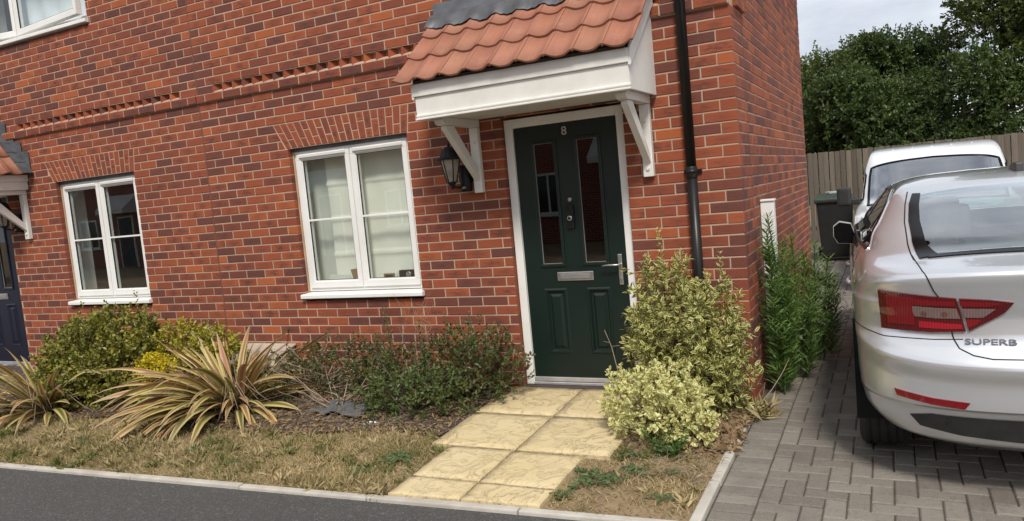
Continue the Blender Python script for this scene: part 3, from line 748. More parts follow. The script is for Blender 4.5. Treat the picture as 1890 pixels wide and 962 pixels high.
# ================================================================ ground
def sm(t): t = max(0.0, min(1.0, t)); return t*t*(3-2*t)
def z_drive(y): return 0.02*(max(-2.2, min(y, 0.1))+1.9)
def kerb_y(x): return -1.815+0.055*x
def z_gard(x, y):
    ky = kerb_y(x); t = max(0.0, y-ky)
    k = 1.0 if x < -0.6 else 1.0-0.5*sm((x+0.6)/0.6)
    return 0.05*t*k+0.004
def tarmac():
    t = NT('asphalt'); c = t.ramp(t.noise(1.5, 5), [(0.3, (0.150, 0.146, 0.140)), (0.7, (0.195, 0.188, 0.180))])
    v = t.n('TexVoronoi'); v.inputs['Scale'].default_value = 130; t.l(t.pos(), v.inputs['Vector'])
    c = t.mix(t.ramp(v.outputs['Distance'], [(0.0, (1, 1, 1)), (0.35, (0, 0, 0))]), (0.055, 0.053, 0.051), c)
    c2 = t.mix(t.math('MULTIPLY', t.math('SUBTRACT', t.noise(210, 3, 0.6), 0.58, True), 4.0, True), c, (0.26, 0.25, 0.24))
    c2 = t.mix(t.math('MULTIPLY', t.math('SUBTRACT', t.noise(9, 6, 0.75), 0.5, True), 2.2, True), c2, (0.085, 0.082, 0.078))
    c2 = t.mix(t.math('MULTIPLY', t.math('SUBTRACT', t.noise(70, 4, 0.7), 0.55, True), 3.0, True), c2, (0.33, 0.315, 0.295))
    return t.bsdf(c2, 0.9, 0, t.bump(v.outputs['Distance'], 0.8, 0.006))
def soil():
    t = NT('dry_soil'); c = t.ramp(t.noise(3.0, 6, 0.6), [(0.28, (0.19, 0.125, 0.072)), (0.5, (0.30, 0.21, 0.12)), (0.72, (0.42, 0.315, 0.19))])
    c = t.mix(t.math('MULTIPLY', t.math('SUBTRACT', t.noise(42, 5, 0.7), 0.5, True), 2.2, True), c, (0.09, 0.06, 0.04))
    return t.bsdf(c, 0.97, 0, t.bump(t.noise(60, 6, 0.7), 0.9, 0.02))
def bedsoil():
    t = NT('bark_mulch'); c = t.ramp(t.noise(22, 6, 0.7), [(0.3, (0.045, 0.033, 0.026)), (0.55, (0.115, 0.083, 0.064)), (0.75, (0.24, 0.18, 0.14))])
    return t.bsdf(c, 0.97, 0, t.bump(t.noise(45, 6, 0.75), 1.0, 0.03))
MT['tarmac'] = tarmac(); MT['soil'] = soil(); MT['mulch'] = bedsoil()
MT['kerb'] = simple('concrete_edging', (0.52, 0.49, 0.43), (0.40, 0.37, 0.32), 7, 0.9, bump=0.4, bscale=70)
def slab_mat():
    t = NT('riven_slab'); r = t.rnd()
    c = t.ramp(t.noise(2.2, 5), [(0.3, (0.66, 0.55, 0.335)), (0.7, (0.60, 0.48, 0.265))])
    off = t.n('VectorMath'); off.operation = 'ADD'; cb = t.n('CombineXYZ'); t.l(t.math('MULTIPLY', r, 37.0), cb.inputs[0]); t.l(t.math('MULTIPLY', r, 91.0), cb.inputs[1]); t.l(t.pos(), off.inputs[0]); t.l(cb.outputs[0], off.inputs[1]); n = t.noise(5.5, 6, 0.66, off.outputs[0], 1.1)
    ridge = t.math('ABSOLUTE', t.math('SUBTRACT', n, 0.5))
    c = t.mix(t.math('MULTIPLY', t.ramp(ridge, [(0.0, (1, 1, 1)), (0.013, (0, 0, 0))]), t.ramp(t.noise(3.1, 3), [(0.4, (0, 0, 0)), (0.58, (1, 1, 1))])), c, (0.27, 0.17, 0.075))
    c = t.mix(t.math('MULTIPLY', t.math('SUBTRACT', t.noise(5.0, 6, 0.7), 0.60, True), 3.0, True), c, (0.34, 0.22, 0.12))
    c = t.mix(t.math('MULTIPLY', t.noise(140, 3), 0.30), c, (0.40, 0.29, 0.14))
    h = t.math('ADD', t.math('MULTIPLY', t.ramp(n, [(0.40, (0, 0, 0)), (0.47, (0.45, 0.45, 0.45)), (0.50, (0.5, 0.5, 0.5)), (0.53, (1, 1, 1))]), 1.0), t.math('MULTIPLY', t.noise(60, 5), 0.25))
    return t.bsdf(c, 0.88, 0, t.bump(h, 0.7, 0.012))
MT['slab'] = slab_mat()
def paver_mat():
    t = NT('block_paver'); r = t.rnd()
    c = t.ramp(r, [(0.0, (0.148, 0.131, 0.110)), (0.5, (0.184, 0.164, 0.139)), (1.0, (0.225, 0.202, 0.172))])
    c = t.mix(t.math('MULTIPLY', t.math('SUBTRACT', t.noise(150, 3, 0.6), 0.57, True), 5.0, True), c, (0.36, 0.335, 0.30))
    c = t.mix(t.math('MULTIPLY', t.math('SUBTRACT', t.noise(38, 5, 0.7), 0.52, True), 2.4, True), c, (0.075, 0.066, 0.057))
    c = t.mix(t.math('MULTIPLY', t.math('SUBTRACT', t.noise(3.0, 5), 0.5, True), 1.6, True), c, (0.085, 0.072, 0.062))
    return t.bsdf(c, 0.9, 0, t.bump(t.noise(120, 4), 0.6, 0.004))
MT['paver'] = paver_mat(); MT['joint'] = simple('jointing_sand', (0.095, 0.080, 0.064), (0.060, 0.050, 0.042), 30, 1.0, bump=0.5, bscale=150)
def struct(o, label=None):
    o['kind'] = 'structure'
    if label: o['label'] = label
    return o
# land sheet to the horizon
struct(MB().add([(-400, -400, -0.06), (400, -400, -0.06), (400, 400, -0.06), (-400, 400, -0.06)], [(0, 1, 2, 3)]).build('ground', MT['soil']), 'dry earth ground reaching out to the horizon')
xs = np.linspace(-40, 30, 71)
V, F = [], []
for i, x in enumerate(xs):
    V += [(x, -8.5, -0.03), (x, kerb_y(x)-0.052 if x < 0.02 else -1.93, -0.006)]
    if i: a = 2*i; F.append((a-2, a, a+1, a-1))
struct(MB().add(V, F).build('road', MT['tarmac']), 'dark asphalt road along the front garden')
# garden sheets: lawn strip in front, planting bed by the wall
def bed_edge(x): return -1.02+0.055*x*0.8+0.06*math.sin(x*2.3)+0.035*math.sin(x*5.1+1)
def sheet(name, x0, x1, ya, yb, nx, ny, m, dz, amp, label, kind='structure'):
    V, F = [], []
    for i in range(nx+1):
        x = x0+(x1-x0)*i/nx
        for k in range(ny+1):
            y = ya(x)+(yb(x)-ya(x))*k/ny
            V.append((x, y, z_gard(x, y)+dz+amp*(math.sin(x*31+y*17)*math.sin(y*43-x*11)*0.5+math.sin(x*7.3+y*9.1)*0.5)))
    for i in range(nx):
        for k in range(ny): a = i*(ny+1)+k; F.append((a, a+ny+1, a+ny+2, a+1))
    o = MB().add(V, F, True).build(name, m); o['kind'] = kind; o['label'] = label; return o
sheet('lawn', LX, -0.035, lambda x: kerb_y(x)+0.001, lambda x: 0.02, 220, 50, MT['soil'], 0.0, 0.006, 'parched strip of front lawn beside the road kerb')
sheet('planting_bed', LX, -1.84, lambda x: bed_edge(x), lambda x: 0.03, 200, 26, MT['mulch'], 0.018, 0.010, 'bark covered planting bed under the ground floor windows')
# path slabs
path = struct(MB().add([(-1.82, -1.195, z_gard(-1.2, -1.19)+0.004), (-0.64, -1.195, z_gard(-1.2, -1.19)+0.004), (-0.64, -0.035, z_gard(-1.2, 0)+0.004), (-1.82, -0.035, z_gard(-1.2, 0)+0.004),
     (-1.67, -1.90, 0.006), (-0.79, -1.85, 0.006), (-0.79, -1.195, z_gard(-1.2, -1.19)+0.0045), (-1.67, -1.195, z_gard(-1.2, -1.19)+0.0045)], [(0, 1, 2, 3), (4, 5, 6, 7)]).build('path', MT['joint']), 'yellow slab path from the road to the green door')
def slab(x0, x1, y0, y1, y0b=None):
    n = 8; V, F = [], []; y0b = y0 if y0b is None else y0b
    zc = RNG.uniform(-.002, .003); tl = RNG.uniform(-.003, .003)
    for i in range(n+1):
        for k in range(n+1):
            x = x0+(x1-x0)*i/n; ya = y0+(y0b-y0)*i/n; y = ya+(y1-ya)*k/n
            e = 0.004 if i in (0, n) or k in (0, n) else 0.0
            jx = RNG.uniform(-.003, .003) if i in (0, n) else 0; jy = RNG.uniform(-.003, .003) if k in (0, n) else 0
            V.append((x+jx, y+jy, z_gard(-1.2, y)+0.024+zc+tl*(i/n-.5)-e+RNG.uniform(-.0012, .0012)))
    for i in range(n):
        for k in range(n): a = i*(n+1)+k; F.append((a, a+n+1, a+n+2, a+1))
    rim = [i*(n+1) for i in range(n+1)]+[n*(n+1)+k for k in range(1, n+1)]+[i*(n+1)+n for i in range(n-1, -1, -1)]+[k for k in range(n-1, 0, -1)]
    b = len(V); V += [(V[i][0], V[i][1], V[i][2]-0.04) for i in rim]; m = len(rim)
    F += [(rim[(i+1) % m], rim[i], b+i, b+(i+1) % m) for i in range(m)]
    o = MB().add(V, F).build('slab', MT['slab'], path); o['rnd'] = RNG.random()
    for p in o.data.polygons: p.use_smooth = p.normal.z > 0.8
g = 0.005
for (y0, y1) in ((-0.612, -0.032), (-1.205, -0.612)):
    slab(-1.835, -1.232-g, y0+g, y1-g); slab(-1.232+g, -0.63, y0+g, y1-g)
slab(-1.685, -1.24-g, -1.660+g, -1.205-g); slab(-1.24+g, -0.785, -1.660+g, -1.205-g)
slab(-1.685, -1.24-g, kerb_y(-1.685)+.004, -1.660-g, kerb_y(-1.24)+.004); slab(-1.24+g, -0.785, kerb_y(-1.24)+.004, -1.660-g, kerb_y(-.785)+.004)
# road kerb: flush concrete edging stones
kerb = struct(MB().add([(LX, kerb_y(LX)-0.045, -0.05), (0.02, kerb_y(0.02)-0.045, -0.05), (0.02, kerb_y(0.02)-0.01, -0.05), (LX, kerb_y(LX)-0.01, -0.05)], [(0, 1, 2, 3)]).build('kerb', MT['kerb']), 'pale concrete kerb edging between road and lawn')
x = 0.03; ka = math.atan(0.055); me = None
while x > -10.2:
    L = 0.913; xc = x-L/2
    if me is None:
        o = MB().box((-L/2+.003, -0.026, -0.12), (L/2-.003, 0.026, 0.0)).build('kerb_stone', MT['kerb'], kerb, bevel=0.008); me = o.data
    else: o = bpy.data.objects.new('kerb_stone', me); C.objects.link(o); o.parent = kerb
    o.location = (xc, kerb_y(xc)-0.027, 0.014+RNG.uniform(-.004, .004)); o.rotation_euler = (0, 0, ka+RNG.uniform(-.004, .004)); x -= L
# driveway edging stones
edge = struct(MB().add([(-0.03, -1.86, -0.05), (0.02, -1.86, -0.05), (0.02, 0.0, -0.03), (-0.03, 0.0, -0.03)], [(0, 1, 2, 3)]).build('driveway_edging', MT['kerb']), 'concrete edging between the garden and the block driveway')
for (ya, yb) in ((-2.25, -1.36), (-1.354, -0.45), (-0.446, -0.02)):
    yc = (ya+yb)/2; o = MB().box((-0.028, (ya-yc)+.002, -0.12), (0.026, (yb-yc)-.002, 0.0)).build('edging_stone', MT['kerb'], edge, bevel=0.008)
    o.location = (0, yc, z_drive(yc)+0.026); o.rotation_euler = (0.02, 0, RNG.uniform(-.004, .004))
# block paving, herringbone with a header course on the left
drive = struct(MB().add([(0.028, -2.25, z_drive(-2.25)-0.008), (5.2, -2.25, z_drive(-2.25)-0.008), (5.2, 0.1, z_drive(1)-0.008), (0.0, 0.1, z_drive(1)-0.008), (5.2, 5.2, z_drive(1)-0.008), (0.0, 5.2, z_drive(1)-0.008), (5.2, 10.2, z_drive(6)-0.008), (-6, 10.2, z_drive(6)-0.008), (-6, 5.2, z_drive(6)-.008)], [(0, 1, 2, 3), (3, 2, 4, 5), (8, 5, 4, 6, 7)]).build('driveway', MT['joint']), 'grey block paved driveway beside the house')
blocks = []
u = 0.1
HX = 0.0305+0.2005
y = -2.25
while y < 9.9:
    blocks.append((0.030+0.1005, y+0.05, 0)); y += 0.1005
for cx in range(0, 50):
    for cy in range(-23, 99):
        d = (cx-cy) % 4
        if d == 0: blocks.append((HX+(cx+1)*u, (cy+.5)*u, 0))
        elif d == 3: blocks.append((HX+(cx+.5)*u, (cy+1)*u, 1))
        if cx == 0 and d == 1: blocks.append((HX+.5*u, (cy+.5)*u, 2))
for cx in range(-24, 0):
    for cy in range(46, 99):
        d = (cx-cy) % 4
        if d == 0: blocks.append((0.03+(cx+1)*u-0.1, (cy+.5)*u, 0))
        elif d == 3: blocks.append((0.03+(cx+.5)*u-0.1, (cy+1)*u, 1))
def pv(hl, hw):
    c = 0.0055; h = 0.05
    o = [(-hl, -hw), (hl, -hw), (hl, hw), (-hl, hw)]; i = [(-hl+c, -hw+c), (hl-c, -hw+c), (hl-c, hw-c), (-hl+c, hw-c)]
    V = [(a, b, 0) for a, b in i]+[(a, b, -c) for a, b in o]+[(a, b, -h) for a, b in o]; F = [(0, 1, 2, 3)]
    for k in range(4):
        n = (k+1) % 4; F += [(4+k, 4+n, n, k), (8+k, 8+n, 4+n, 4+k)]
    return np.array(V), F
PVV, PVF = pv(0.0968, 0.0468)
sc = []
for (bx, by, o) in blocks:
    px = to_px((bx, by, z_drive(by)))
    hid = bx > 0.80 and by > -0.9-0.0*bx and True
    if by < -0.9 and bx > 0.95 and by > -1.15: hid = True
    sc.append(1/px[2]**2 if px and 0 < px[0] < 1890 and 0 < px[1] < 962 and not hid else 0)
top = set(np.argsort(-np.array(sc))[:300].tolist())
me = bpy.data.meshes.new('paver'); me.from_pydata(PVV.tolist(), [], PVF); me.materials.append(MT['paver']); me.shade_flat()
VV, FF, AT = [], [], []; nv = 0
for i, (bx, by, o) in enumerate(blocks):
    rz = (math.pi/2 if o == 1 else 0)+RNG.uniform(-.012, .012); zz = z_drive(by)+RNG.uniform(-.0018, .0018); rv = RNG.random()
    if o == 2:
        V = PVV.copy(); V[:, 0] = np.sign(V[:, 0])*(np.abs(V[:, 0])-0.05); VV.append(V+[bx, by, zz]); FF.append(np.array(PVF)+nv); nv += 12; AT += [rv]*12
    elif i in top and sc[i] > 0:
        ob = bpy.data.objects.new('paver', me); C.objects.link(ob); ob.parent = drive; ob.location = (bx, by, zz); ob.rotation_euler = ((0.02 if by < 0.1 else 0)+RNG.uniform(-.006, .006), RNG.uniform(-.006, .006), rz); ob['rnd'] = rv
    else:
        c, s = math.cos(rz), math.sin(rz); V = PVV.copy(); X = V[:, 0]*c-V[:, 1]*s; Y = V[:, 0]*s+V[:, 1]*c
        VV.append(np.stack([X+bx, Y+by, V[:, 2]+zz+(Y*0.02 if by < 0.1 else 0)], 1)); FF.append(np.array(PVF)+nv); nv += 12; AT += [rv]*12
o = np_mesh('paving', np.concatenate(VV), np.concatenate(FF), MT['paver'], drive, None, {'rnd': AT}); o['kind'] = 'stuff'
# ================================================================ plants
def unit(a): return a/np.maximum(np.linalg.norm(a, axis=1, keepdims=True), 1e-9)
def leaf_cloud(name, P, D, L, W, m, parent, N=None, fold=0.18, droop=0.15, simple_leaf=False, rnd=None, kind='stuff'):
    """P base points, D directions, L lengths, W half widths; a folded pointed leaf for each"""
    n = len(P); D = unit(D)
    if N is None: N = NR.normal(size=(n, 3)); N[:, 2] += 0.9
    S = unit(np.cross(D, N)); N = unit(np.cross(S, D))
    L = np.broadcast_to(np.asarray(L, float), (n,))[:, None]; W = np.broadcast_to(np.asarray(W, float), (n,))[:, None]
    r = NR.random(n) if rnd is None else rnd
    if simple_leaf:
        V = np.stack([P, P+D*L*.45+S*W+N*W*fold*2, P+D*L-N*L*droop, P+D*L*.45-S*W+N*W*fold*2], 1).reshape(-1, 3)
        b = (np.arange(n)*4)[:, None]; F = np.concatenate([b+[0, 1, 2], b+[0, 2, 3]], 1).reshape(-1, 3)
        o = np_mesh(name, V, F, m, parent, None, {'rnd': np.repeat(r, 4)}, smooth=False)
    else:
        up = N*W*fold*2
        V = np.stack([P, P+D*L*.32+S*W*.9+up, P+D*L*.32, P+D*L*.32-S*W*.9+up, P+D*L*.68+S*W*.85+up-N*L*droop*.4, P+D*L*.68-N*L*droop*.4, P+D*L*.68-S*W*.85+up-N*L*droop*.4, P+D*L-N*L*droop], 1).reshape(-1, 3)
        fl = np.array([[0, 1, 2], [0, 2, 3], [2, 1, 4], [2, 4, 5], [3, 2, 5], [3, 5, 6], [5, 4, 7], [5, 7, 6]])
        F = ((np.arange(n)*8)[:, None, None]+fl[None]).reshape(-1, 3)
        uvv = np.array([[0.35, 0], [1, .3], [0, .3], [1, .3], [1, .7], [0, .7], [1, .7], [0.6, 1]])
        uv = np.tile(uvv[fl].reshape(-1, 2), (n, 1))
        o = np_mesh(name, V, F, m, parent, uv, {'rnd': np.repeat(r, 8)}, smooth=False)
    if kind: o['kind'] = kind
    return o
def blob_points(blobs, n, shell=0.35):
    """points in the outer shell of a union of ellipsoids [(c, r)], with outward directions"""
    vol = np.array([b[1][0]*b[1][1]*b[1][2] for b in blobs])**0.67; pr = vol/vol.sum()
    which = NR.choice(len(blobs), n, p=pr); c = np.array([b[0] for b in blobs])[which]; r = np.array([b[1] for b in blobs])[which]
    d = unit(NR.normal(size=(n, 3))); rr = (1-shell*NR.random(n)**1.5)[:, None]
    return c+d*r*rr, unit(d/r), which
def twiggy(blobs, ntw, per, leafL, leafW, tw=0.10, upb=0.5, shell=0.4, zmin=None, spread=0.9, along=None):
    """leaf whorls on short twigs at the surface of the blobs: returns P, D, L, W and twig segments"""
    T, O, _ = blob_points(blobs, ntw, shell)
    if zmin is not None: k = T[:, 2] > zmin; T, O = T[k], O[k]
    A = O+NR.normal(size=O.shape)*0.45; A[:, 2] += upb; A = unit(A)
    n = len(T); ln = tw*(0.6+0.8*NR.random(n))
    Ps, Ds = [], []
    for j in range(per):
        t = (j+NR.random(n))/per
        base = T+A*(t*ln)[:, None]
        side = unit(np.cross(A, NR.normal(size=(n, 3))))
        Ps.append(base); Ds.append(side*spread+A*(0.35+0.6*t)[:, None])
    P = np.concatenate(Ps); D = np.concatenate(Ds); k = len(P)
    return P, D, leafL*(0.6+0.7*NR.random(k)), leafW*(0.7+0.5*NR.random(k)), (T, A, ln)
def stems(name, base, tips, m, parent, r0=0.010, r1=0.003, n=5, wob=0.05, kind=None):
    mb = MB()
    for t in tips:
        b = Vector(base)+Vector((RNG.uniform(-.06, .06), RNG.uniform(-.05, .05), 0)); t = Vector(t); pts = []
        for i in range(5):
            f = i/4; p = b.lerp(t, f); p.z = b.z+(t.z-b.z)*f**0.8
            if 0 < i < 4: p += Vector((RNG.uniform(-wob, wob), RNG.uniform(-wob, wob), 0))
            pts.append(p)
        mb.tube(pts, [r0+(r1-r0)*i/4 for i in range(5)], n, cap=False)
    return mb.build(name, m, parent)
MT['twig'] = simple('brown_twig', (0.11, 0.075, 0.05), (0.07, 0.048, 0.034), 20, 0.9)
MT['drytwig'] = simple('dry_pale_twig', (0.36, 0.28, 0.20), (0.24, 0.18, 0.13), 20, 0.9)
MT['var'] = leaf_mat('cream_edged_leaf', [(0, (0.10, 0.145, 0.028)), (0.6, (0.17, 0.21, 0.040)), (1, (0.28, 0.29, 0.06))], (0.68, 0.60, 0.25), 0.42, 0.72, 0.45, 0.2)
MT['gold'] = leaf_mat('golden_edged_leaf', [(0, (0.38, 0.41, 0.12)), (0.5, (0.58, 0.57, 0.21)), (1, (0.27, 0.34, 0.09))], (0.76, 0.71, 0.36), 0.30, 0.62, 0.45, 0.25)
MT['gold2'] = leaf_mat('yellow_leaf', [(0, (0.55, 0.46, 0.02)), (0.6, (0.78, 0.62, 0.03)), (1, (0.36, 0.34, 0.03))], None, rough=0.5, trans=0.3)
MT['gold3'] = leaf_mat('yellow_green_tip_leaf', [(0, (0.14, 0.15, 0.02)), (0.4, (0.30, 0.28, 0.03)), (1, (0.52, 0.44, 0.05))], None, rough=0.45, trans=0.25)
MT['bushgreen'] = leaf_mat('yellow_green_leaf', [(0, (0.06, 0.09, 0.016)), (0.35, (0.13, 0.15, 0.024)), (0.7, (0.24, 0.235, 0.038)), (1, (0.36, 0.32, 0.055))], (0.38, 0.33, 0.07), 0.6, 1.0, 0.42, 0.25)
MT['hebe'] = leaf_mat('dull_red_green_leaf', [(0, (0.050, 0.080, 0.024)), (0.5, (0.080, 0.11, 0.034)), (0.75, (0.13, 0.09, 0.04)), (1, (0.19, 0.075, 0.045))], None, rough=0.45, trans=0.2)
MT['hebe2'] = leaf_mat('fresh_green_leaf', [(0, (0.055, 0.085, 0.022)), (0.6, (0.095, 0.13, 0.038)), (0.9, (0.15, 0.17, 0.055)), (1, (0.24, 0.17, 0.08))], None, rough=0.45, trans=0.25)
MT['weed'] = leaf_mat('weed_leaf', [(0, (0.045, 0.11, 0.02)), (0.6, (0.07, 0.16, 0.03)), (1, (0.12, 0.19, 0.045))], None, rough=0.5, trans=0.3)
MT['grey_weed'] = leaf_mat('thistle_leaf', [(0, (0.075, 0.125, 0.045)), (1, (0.13, 0.18, 0.075))], None, rough=0.6, trans=0.25)
MT['drystalk'] = leaf_mat('dry_leaf', [(0, (0.26, 0.17, 0.09)), (0.5, (0.36, 0.25, 0.14)), (1, (0.20, 0.12, 0.065))], None, rough=0.8, trans=0.2)
def shrub(name, label, cat, base, blobs, ntw, per, L, W, m, zmin, tw=0.10, upb=0.5, shell=0.4, nstem=24, stem='twig', spread=0.9, group=None, fold=0.18, droop=0.15, extra=None, part='foliage'):
    t = thing(name, label, cat, base, 0, group)
    P, D, LL, WW, (T, A, ln) = twiggy(blobs, ntw, per, L, W, tw, upb, shell, zmin, spread)
    if extra is not None:
        P = np.concatenate([P, extra[0]]); D = np.concatenate([D, extra[1]]); LL = np.concatenate([LL, extra[2]]); WW = np.concatenate([WW, extra[3]])
    cl = clump(T, 9.0); rr = np.clip(np.concatenate([np.tile(cl, per), NR.random(len(P)-per*len(cl))])*.55+NR.random(len(P))*.5-.02, 0, 1)
    leaf_cloud(part, P, D, LL, WW, m, t, fold=fold, droop=droop, rnd=rr)
    k = NR.choice(len(T), min(nstem, len(T)), replace=False)
    stems('stems', base, [T[i]+A[i]*ln[i] for i in k], MT[stem], t, 0.009, 0.0022)
    return t
def clump(T, f):
    x, y, z = T[:, 0]*f, T[:, 1]*f, T[:, 2]*f
    return np.clip(.5+.30*np.sin(x+1.7*np.sin(z*1.3))*np.sin(z+1.1*np.sin(y))+.25*np.sin(2.3*x-1.9*z+y)+.15*NR.normal(size=len(T)), 0, 1)
def shoot(base, tip, n, L, W, spread=0.8):
    """leaves along an upright shoot"""
    b, e = np.array(base), np.array(tip); t = np.linspace(0, 1, n)[:, None]; P = b+(e-b)*t+NR.normal(size=(n, 3))*0.004
    a = (e-b)/np.linalg.norm(e-b); ang = np.arange(n)*2.4
    D = np.stack([np.cos(ang), np.sin(ang), np.zeros(n)], 1)*spread+a*0.75
    f = (1-0.45*t[:, 0]); return P, D, L*f*(0.8+0.4*NR.random(n)), W*f*(0.8+.4*NR.random(n))
def cat4(lst): return tuple(np.concatenate([q[i] for q in lst]) for i in range(4))
# --- tall cream-edged shrub by the corner
ex = cat4([shoot((-0.50, -0.24, 0.95), (-0.52, -0.24, 1.30), 34, 0.05, 0.011), shoot((-0.60, -0.22, 0.85), (-0.66, -0.22, 1.05), 20, 0.05, 0.011), shoot((-0.10, -0.27, 0.85), (-0.125, -0.27, 1.11), 26, 0.05, 0.011), shoot((-0.10, -0.30, 0.75), (-0.06, -0.30, 0.95), 22, 0.05, 0.011),
           shoot((-0.40, -0.28, 0.95), (-0.37, -0.28, 1.14), 20, 0.05, 0.011), shoot((-0.04, -0.3, 0.5), (0.05, -0.32, 0.64), 16, 0.05, 0.011), shoot((-0.22, -0.3, 0.8), (-0.21, -0.3, 0.99), 18, 0.05, 0.011)])
shrub('variegated_shrub', 'tall cream edged shrub between the green door and the house corner', 'shrub', (-0.36, -0.22, 0.06),
      [((-0.50, -0.26, 0.72), (0.20, 0.20, 0.32)), ((-0.40, -0.30, 0.50), (0.30, 0.24, 0.34)), ((-0.20, -0.30, 0.58), (0.15, 0.18, 0.34)), ((-0.15, -0.32, 0.36), (0.15, 0.18, 0.28)), ((-0.58, -0.28, 0.40), (0.17, 0.2, 0.26)), ((-0.28, -0.36, 0.30), (0.22, 0.20, 0.22))],
      820, 9, 0.046, 0.0108, MT['var'], 0.12, 0.11, 0.7, 0.35, extra=ex)
# --- low golden euonymus beside the path
shrub('golden_shrub', 'low round pale yellow leaved bush at the right edge of the path', 'shrub', (-0.44, -0.82, 0.04),
      [((-0.48, -0.80, 0.23), (0.26, 0.22, 0.20)), ((-0.30, -0.84, 0.22), (0.18, 0.18, 0.18)), ((-0.62, -0.76, 0.24), (0.15, 0.16, 0.17)), ((-0.40, -0.72, 0.33), (0.18, 0.15, 0.13)), ((-0.70, -0.74, 0.34), (0.06, 0.06, 0.12)), ((-0.24, -0.92, 0.16), (0.13, 0.12, 0.13))],
      700, 9, 0.028, 0.0095, MT['gold'], 0.05, 0.05, 0.5, 0.3)
# --- green leafy weed in front of it
ex = [shoot((-0.33+RNG.uniform(-.05, .05), -1.06+RNG.uniform(-.03, .03), 0.03), (-0.33+0.14*math.cos(a), -1.08+0.10*math.sin(a), 0.13+RNG.uniform(0, .09)), 16, 0.05, 0.011, 1.0) for a in np.linspace(0, 6, 9)]
q = cat4(ex); t = thing('leafy_weed', 'bright green leafy weed in front of the pale yellow bush', 'plant', (-0.33, -1.06, 0.03)); leaf_cloud('foliage', q[0], q[1], q[2], q[3], MT['weed'], t)
stems('stems', (-0.33, -1.06, 0.02), [(-0.33+0.12*math.cos(a), -1.07+0.08*math.sin(a), 0.14) for a in np.linspace(0, 6, 9)], MT['weed'], t, 0.004, 0.002)
# --- tall narrow-leaved weeds along the side wall
def conyza(base, spec, label):
    t = thing('tall_weed', label, 'plant', base, 0, 'tall green weeds along the side wall'); Q = []; tips = []
    for (dx, dy, h) in spec:
        b = (base[0]+dx*0.5, base[1]+dy*0.5, base[2]); e = (base[0]+dx, base[1]+dy, base[2]+h); n = int(h*240)
        P, D, L, W = shoot((b[0]+(e[0]-b[0])*.12, b[1]+(e[1]-b[1])*.12, b[2]+h*.02), e, n, 0.125, 0.0068, 1.0)
        D[:, 2] += 0.25; Q.append((P, D, L, W)); tips.append(e)
        for k in range(int(h*12)):
            f = RNG.uniform(0.25, 0.8); p = np.array(b)+(np.array(e)-np.array(b))*f; a = RNG.uniform(0, 6.28); l = 0.28*(1.1-f)
            Q.append(shoot(p, p+np.array([math.cos(a)*l*.7, math.sin(a)*l*.7, l]), 26, 0.07, 0.0048, 0.9))
    q = cat4(Q); leaf_cloud('foliage', q[0], q[1], q[2], q[3], MT['weed2'], t, droop=0.22)
    stems('stems', base, tips, MT['weed'], t, 0.007, 0.003, wob=0.01)
MT['weed2'] = leaf_mat('narrow_weed_leaf', [(0, (0.055, 0.11, 0.025)), (0.5, (0.09, 0.17, 0.036)), (1, (0.17, 0.27, 0.06))], None, rough=0.5, trans=0.25)
conyza((0.13, 0.30, 0.05), [(-0.03, 0.05, 1.24), (0.05, 0.12, 1.05), (0.0, -0.05, 0.80), (-0.06, 0.16, 1.12), (0.09, 0.05, 0.9)], 'tallest narrow leaved weed beside the house corner in front of the white box')
conyza((0.22, 0.75, 0.06), [(-0.02, 0.0, 1.05), (0.06, 0.05, 0.85), (0.10, -0.12, 0.6), (-.08, -.1, .8)], 'middle clump of tall narrow leaved weeds against the side wall')
conyza((0.30, 1.25, 0.07), [(0.02, 0.0, 0.92), (0.10, 0.1, 0.80), (0.16, -0.05, 0.6), (-0.08, 0.1, 0.85)], 'right hand clump of tall weeds nearest to the parked silver car')
# --- big bush on the left
bl = [((-5.62, -0.72, 0.46), (0.50, 0.40, 0.36)), ((-5.30, -0.82, 0.36), (0.38, 0.32, 0.30)), ((-5.98, -0.72, 0.42), (0.36, 0.34, 0.30)), ((-5.45, -0.66, 0.66), (0.30, 0.28, 0.20)), ((-5.75, -0.9, 0.26), (0.44, 0.28, 0.24))]
ex = cat4([shoot((x, -0.68+RNG.uniform(-.1, .1), 0.70), (x+RNG.uniform(-.04, .06), -0.68, z), 26, 0.045, 0.014) for (x, z) in ((-5.22, 1.05), (-5.35, 0.92), (-5.55, 0.98), (-5.80, 0.92), (-5.98, 0.96), (-6.18, 0.85), (-6.28, 0.74), (-5.08, 0.86), (-5.68, 0.90))])
shrub('green_bush', 'dense rounded green and yellow bush below the far left ground floor window', 'shrub', (-5.62, -0.75, 0.06), bl, 1500, 9, 0.040, 0.013, MT['bushgreen'], 0.12, 0.08, 0.6, 0.3, extra=ex)
ex = cat4([shoot((x, -0.45, 0.45), (x+0.02, -0.45, z), 22, 0.045, 0.014) for (x, z) in ((-4.72, 0.70), (-4.50, 0.74), (-4.62, 0.62))])
shrub('yellow_bush', 'smaller yellow tipped bush behind the right striped flax', 'shrub', (-4.85, -0.42, 0.08), [((-4.95, -0.44, 0.42), (0.32, 0.22, 0.27)), ((-4.58, -0.42, 0.38), (0.24, 0.2, 0.26))], 560, 9, 0.036, 0.012, MT['gold3'], 0.1, 0.08, 0.7, 0.35, extra=ex)
shrub('yellow_bush', 'bright yellow clump squeezed between the green bush and the flax', 'shrub', (-4.86, -0.80, 0.05), [((-4.86, -0.84, 0.42), (0.12, 0.10, 0.08)), ((-4.90, -0.84, 0.26), (0.14, 0.11, 0.11)), ((-4.76, -0.82, 0.36), (0.14, 0.1, 0.11)), ((-4.80, -0.90, 0.19), (0.15, 0.1, 0.10))], 340, 9, 0.026, 0.009, MT['gold2'], 0.06, 0.05, 0.6, 0.4, nstem=10)
